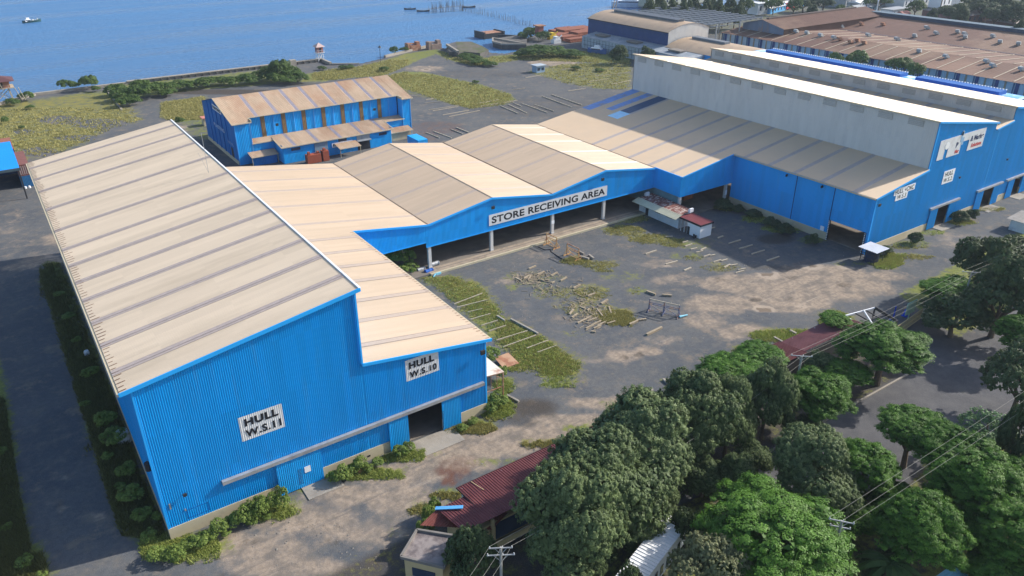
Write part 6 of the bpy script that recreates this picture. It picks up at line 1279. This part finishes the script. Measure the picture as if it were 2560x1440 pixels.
# palms
def palm(label, px, py, h, s, grp=None):
    p = at(px, py, 0); q = thing('palm_tree', label, 'palm', (p.x, p.y, 0), grp); mm = MB(); mm.cyl((p.x, p.y, 0), (p.x+.3, p.y, h), .22*s/2.5, .15*s/2.5, n=7); mm.build('trunk', BARK, q)
    mm = MB()
    for k in range(14):
        a = 2*math.pi*k/14+rnd.uniform(-.2,.2); e = rnd.uniform(-.1, .8); pr = None
        for j in range(6):
            t = j/5; c = Vector((p.x+.3+math.cos(a)*s*t, p.y+math.sin(a)*s*t, h+s*(e*t-.9*t*t))); w = Vector((-math.sin(a), math.cos(a), 0))*s*.16*(1-abs(2*t-.8)**2*.6)
            if pr: mm.add([pr[0]-pr[1], pr[0]+Vector((0,0,.08*s)), pr[0]+pr[1], c+w, c+Vector((0,0,.08*s)), c-w], [(0,1,4,5), (1,2,3,4)])
            pr = (c, w)
    o = mm.build('fronds', LM['mangrove'], q); return q
palm('young palm at the bottom edge in the dark gap', 2195, 1500, 4.5, 3.0); palm('palm standing by the far barrack, left one', 2470, 62, 6, 3.5); palm('palm standing by the far barrack, right one', 2510, 66, 6, 3.5); palm('palm beside the white mast at the top', 2160, 42, 9, 3.5)
palm('palm against the pale blue wall behind the clerestory roof', 2146, 172, 6, 4)
# shrubs
def bushes(kind, lst, label, group, hc=.8, rz=1.0, cat='bush', nm='bush'):
    for e in lst:
        px, py, rp = e[:3]; h_ = e[3] if len(e) > 3 else hc
        tree(kind, px, py, rp, h_*.75, label, h_, cat, nm, group, trunk=False)
bushes('bush', [(392,1388,26,.9),(415,1378,18,.7),(440,1382,28,1.0),(470,1362,20,.8),(498,1350,26,1.0),(528,1338,18,.9),(548,1318,24,1.1),(580,1305,20,1.0),(604,1290,28,1.4),(628,1278,18,1.5),(650,1268,26,1.8),(676,1258,20,1.5),(702,1248,22,1.7),(566,1332,14,.5),(628,1302,16,.5),(668,1290,12,.4)], 'leafy green bush in the row along the plinth at the nearest corner', 'bushes along the plinth', nm='bush')
bushes('bush', [(832,1194,18,.9),(850,1186,24,1.2),(876,1178,20,1.0),(900,1162,22,1.4),(918,1170,14,.6),(944,1156,16,.6),(1000,1128,20,1.0),(1022,1120,16,.9)], 'leafy green bush between the two sliding doors', 'bushes between the doors')
bushes('bush', [(1220,890,30,1.8),(1250,930,20,1.4),(1225,1018,18,.9),(1246,1000,26,1.1),(1182,1052,14,.5),(1155,1068,14,.5)], 'leafy weed bush by the rusty awning', 'bushes by the awning')
tree('bush', 1000, 640, 36, 1.9, 'tall leafy bush beside the first store column', 2.4, 'bush', 'tall_bush', trunk=False); tree('bush', 1020, 672, 26, 1.0, 'lower leafy bush at the roof eave by the drums', 1.5, 'bush', 'tall_bush', trunk=False); tree('bush', 985, 615, 20, 2.6, 'leafy shoot under the low end of the blue fascia', 1.4, 'bush', 'tall_bush', trunk=False)
bushes('dark', [(1810,512,26,1.4),(1845,522,18,.9),(1885,534,22,.9),(1930,555,22,1.0),(1965,573,24,1.2),(2030,598,18,1.3),(2290,597,20,1.4),(2212,625,20,1.2)], 'dark green bush growing at the foot of the large workshop wall', 'bushes at the workshop foot')
bushes('dark', [(2400,545,24,1.6),(2430,535,16,1.5)], 'round green bush between the workshop doors at right', 'bushes between workshop doors')
bushes('bush', [(1075,1290,20,1.8),(1062,1320,22,1.6),(1088,1268,16,1.6)], 'leafy vine bush climbing the bungalow corner', 'vines at the bungalow')
bushes('bush', [(148,735,13,.5),(172,790,17,.6),(190,850,12,.5),(226,930,20,.8),(212,1010,14,.5),(262,1045,26,1.2),(285,1095,30,1.4),(270,1140,16,.6),(312,1175,24,.9),(325,1235,30,1.0),(300,1215,14,.5),(352,1285,24,.8),(372,1340,20,.7),(395,1290,16,.6)], 'ragged bush in the shade along the left side wall', 'shaded bushes at the left wall')
bushes('bush', [(14,1320,16,.5),(60,1405,22,.6),(104,1438,16,.5),(-4,1130,18,.5)], 'ragged bush at the lower left edge of the gravel track', 'bushes at the left edge')
# mangroves by the sea wall
bushes('mangrove', [(165,212,20,2.4),(190,213,14,1.8),(222,207,24,3.4),(65,240,20,2.0),(30,255,18,1.5),(240,222,12,1.4)], 'mangrove bush at the left end of the sea wall', 'mangroves at the left', hc=2.2, nm='mangrove')
bushes('mangrove', [(290,225,26,2.6),(330,230,32,3.0),(370,228,34,3.4),(350,212,26,2.6),(400,220,30,2.8),(440,214,28,2.2),(475,212,28,2.0),(510,205,30,2.4),(545,202,26,2.0),(580,202,28,2.2),(620,198,28,2.4),(655,190,26,2.4),(310,255,22,2.0),(300,240,26,2.4),(420,232,22,1.6),(330,250,24,2.2)], 'mangrove bush in the long thicket before the sea wall', 'mangrove thicket', nm='mangrove')
bushes('mangrove', [(700,175,30,5.0),(730,185,30,3.4),(690,195,26,2.6),(750,195,24,2.2),(670,182,22,3.0),(720,200,26,2.0)], 'tall mangrove in the clump beside the concrete block', 'tall mangrove clump', nm='mangrove')
bushes('mangrove', [(1010,124,0+14,1.4),(983,126,12,2.2),(1350,128,40,3.2),(1320,132,26,2.4),(1385,128,34,2.6),(1300,135,18,1.8),(1420,132,30,1.8),(1440,136,26,1.8),(1330,82,24,3.4),(1355,90,20,3.0),(1310,90,18,2.6)], 'green shrub in the thicket by the inlet', 'shrubs by the inlet', nm='shrub')
bushes('mangrove', [(1180,148,26,1.8),(1200,155,24,1.6),(1225,160,20,1.2),(1165,140,20,1.6)], 'green shrub beside the ruined pier', 'shrubs by the ruined pier', nm='shrub')
bushes('mangrove', [(960,172,14,1.2),(860,168,14,1.0),(875,167,12,.9),(805,170,12,1.0),(450,302,12,1.6),(12,300,10,1.4),(55,318,8,.8),(75,268,12,.9),(1190,205,10,.9),(1440,170,14,1.0),(1500,175,14,.8)], 'isolated round shrub on the open grass', 'isolated shrubs', nm='shrub')
bushes('dark', [(1548,140,26,4.2),(1620,138,20,4.6)], 'dark tree in front of the pale lean-to', 'trees at the lean-to', nm='small_tree')
tree('bright', 1770, 128, 40, 4.5, 'rounded green tree just left of the second clerestory end', 3.8); tree('bright', 1710, 134, 26, 2.5, 'low green bush above the nearest clerestory roof', 2.0, trunk=False, nm='bush', cat='bush')
for a, b, r_, lb in ((2090,152,20,'low green tree left of the blue ridge vent gap'),(2140,150,28,'green tree right above the blue ridge vent gap'),(2250,165,38,'large dark green tree against the pale blue wall'),(2290,178,24,'dark green tree right of the large one against the pale blue wall')): tree('mangrove', a, b, r_, 5.0, lb, 4.0)
# dark casuarina belt and far trees
for k in range(17): tree('dark', 1620+14.5*k, 38-(k % 3)*6+(k//6), 18+rnd.uniform(-3,3), 7.0, 'dark shaggy tree in the belt behind the steel roof frame', 7.5+rnd.uniform(-1.5,1.5), nm='casuarina_tree', group='dark tree belt')
for k, (a, b, r_) in enumerate(((2010,8,30),(1935,14,22),(1985,16,20),(2060,6,30),(2100,30,16),(2130,34,14),(2030,30,14),(2200,4,34),(2290,18,24),(2330,44,14),(1900,8,22),(1870,14,16))): tree('mangrove' if k % 3 else 'dark', a, b, r_, 5.0, 'mixed green tree in the far town beyond the brown warehouse', 5.0+rnd.uniform(-1,1.5), nm='far_tree', group='trees in the far town')
for k, (a, b, r_) in enumerate(((2380,30,38),(2400,44,22),(2460,20,40),(2510,15,44),(2560,22,40),(2540,40,34),(2490,36,34),(2450,6,36),(2580,60,26),(2545,84,18),(2420,16,24))): tree('dark', a, b, r_, 7.0, 'big dark spreading tree at the top right corner', 6.0+rnd.uniform(-1,1.5), nm='far_tree', group='big trees at the top right')
for k, (a, b, r_) in enumerate(((2360,58,12),(2390,62,10),(2440,66,12),(2480,70,10),(2520,72,12),(2330,56,10),(2560,78,14),(2150,38,10),(2265,28,10))): tree('mangrove', a, b, r_, 2.0, 'small shrub along the far side of the navy roof vent', 2.2, nm='shrub', cat='bush', group='shrubs beyond the navy vent', trunk=False)
# boats / coaches with red and blue hulls beyond
for px, py, lb, mt, L_ in ((1975, 22, 'red coach parked beyond the raised brown roof', REDP, 16), (1945, 27, 'blue and white coach left of the red one', LBLUE, 14)):
    p = at(px, py); q = thing('coach', lb, 'coach', (0,0,0)); ORG[q.name] = Vector((0,0,0)); m = MB(); m.box(-L_/2, L_/2, -1.6, 1.6, .5, 3.6); m.build('body', mt, q); m = MB(); m.box(-L_/2-.02, L_/2+.02, -1.63, 1.63, 1.9, 2.8); m.split('window', GLASS, q); m = MB()
    for x in (-L_*.35, L_*.35): m.cyl((x, -1.65, .5), (x, 1.65, .5), .5, n=10)
    m.build('wheel', BLACK, q); q.location = p; q.rotation_euler[2] = .2
for k, (px, py) in enumerate(((2300, 52), (2309, 53))):
    p = at(px, py); q = thing('parked_car', ['small white car parked beyond the navy roof vent, left one', 'small white car parked beyond the navy roof vent, right one'][k], 'car', (0,0,0)); ORG[q.name] = Vector((0,0,0)); m = MB(); m.box(-2.1, 2.1, -.9, .9, .35, .95); m.prism([(-1.5, -.8, .95), (1.0, -.8, .95), (.6, -.8, 1.5), (-1.1, -.8, 1.5)], (0, 1.6, 0)); m.build('body', WHITE, q); m = MB()
    for x in (-1.3, 1.3): m.cyl((x, -.93, .35), (x, .93, .35), .34, n=10)
    m.build('wheel', BLACK, q); q.location = p

# ================================================================== GRASS TUFTS
def grass(name, regions, n, hmin, hmax, m_, seed, w=.05):
    rs = np.random.RandomState(seed); areas = []
    X, Y = [], []
    tot = 0
    while tot < n:
        k = rs.randint(len(regions), size=n); cx = np.array([r[0] for r in regions])[k]; cy = np.array([r[1] for r in regions])[k]; rx_ = np.array([r[2] for r in regions])[k]; ry_ = np.array([r[3] for r in regions])[k]
        x = cx+rs.uniform(-1, 1, n)*rx_; y = cy+rs.uniform(-1, 1, n)*ry_
        d = np.outer(x-1280, cr/FPX)-np.outer(y-720, cu/FPX)+cf; t = -CAM_H/d[:, 2]; wx = d[:, 0]*t; wy = d[:, 1]*t
        ix = np.clip(np.searchsorted(gx, wx), 0, nx_-1); iy = np.clip(np.searchsorted(gy, wy), 0, ny_-1); c = cov[iy*nx_+ix, 0]
        keep = (c > rs.uniform(.45, 1.25, n)) & (hshn(wx*.7, wy*.7) > rs.uniform(-2.2, .9, n)); X.append(wx[keep]); Y.append(wy[keep]); tot += keep.sum()
    wx = np.concatenate(X)[:n]; wy = np.concatenate(Y)[:n]; n = len(wx); B_ = 5
    bx = np.repeat(wx, B_)+rs.normal(0, .12, n*B_); by = np.repeat(wy, B_)+rs.normal(0, .12, n*B_); h = rs.uniform(hmin, hmax, n).repeat(B_)*rs.uniform(.6, 1.2, n*B_)
    a = rs.uniform(0, 6.28, n*B_); lx = rs.normal(0, .35, n*B_)*h; ly = rs.normal(0, .35, n*B_)*h; ca, sa = np.cos(a)*w, np.sin(a)*w
    v = np.stack([np.stack([bx-ca, by-sa, np.zeros_like(h)], 1), np.stack([bx+ca, by+sa, np.zeros_like(h)], 1), np.stack([bx+lx, by+ly, h], 1)], 1).reshape(-1, 3)
    me = np_mesh(name, v, np.arange(len(v)).reshape(-1, 3), m_); ti = np.clip(.5+.3*rs.normal(size=n), 0, 1).repeat(B_*3)
    t_ = me.attributes.new('tint', 'FLOAT', 'POINT'); t_.data.foreach_set('value', ti.astype(np.float32)); o = bpy.data.objects.new(name, me); COL.objects.link(o); o['kind'] = 'stuff'
def hshn(x, y): return np.sin(x*.9+1.3*np.sin(y*.5))*np.cos(y*.8+np.sin(x*.6))
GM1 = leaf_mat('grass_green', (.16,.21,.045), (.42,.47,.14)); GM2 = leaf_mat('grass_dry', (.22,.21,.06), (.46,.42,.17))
grass('grass', [(1150,740,110,60),(1280,830,110,70),(1380,900,90,70),(1240,1020,60,40),(1250,980,40,60),(650,1290,140,40),(450,1370,100,40),(900,1180,120,20),(1000,1140,60,16),(2215,650,50,24),(1900,540,120,50),(2090,800,50,24),(1960,835,90,20),(2330,580,120,40)], 20000, .1, .38, GM1, 1)
grass('dry_grass', [(1150,740,110,60),(1350,860,110,80),(1470,760,130,50),(1540,800,60,24),(1480,660,100,20),(1600,590,110,30),(1800,660,90,20),(1640,545,80,30),(1380,1105,140,20),(950,1400,110,40),(1070,1260,80,30),(1180,1065,80,20),(2250,640,90,24),(2440,540,80,20),(1890,870,90,20)], 18000, .08, .30, GM2, 2)
grass('shaded_grass', [(200,850,100,200),(280,1150,130,190),(60,1380,90,90),(20,1200,50,200)], 34000, .2, .8, leaf_mat('grass_shaded', (.06,.065,.022), (.19,.20,.07)), 3, .06)  # darker, browner copy of the grass colours, with the wall's shade painted in
grass('shore_grass', [(1130,230,160,44),(1450,190,140,40),(900,175,120,25),(1300,150,200,20),(200,330,220,60),(480,270,80,30)], 16000, .25, .6, GM2, 4, .1)
# ================================================================== HAZE

hm = bpy.data.materials.new('haze'); hm.use_nodes = True; nt = hm.node_tree; nt.nodes.remove(nt.nodes['Principled BSDF'])
pv = nt.nodes.new('ShaderNodeVolumePrincipled'); pv.inputs['Color'].default_value = (.62,.74,.92,1); pv.inputs['Density'].default_value = .00014; pv.inputs['Anisotropy'].default_value = .2
nt.links.new(pv.outputs[0], nt.nodes['Material Output'].inputs['Volume'])
m = MB(); m.box(-6100, 8100, -1000, 9100, -5, 75); o = m.build('haze', hm); o['kind'] = 'stuff'
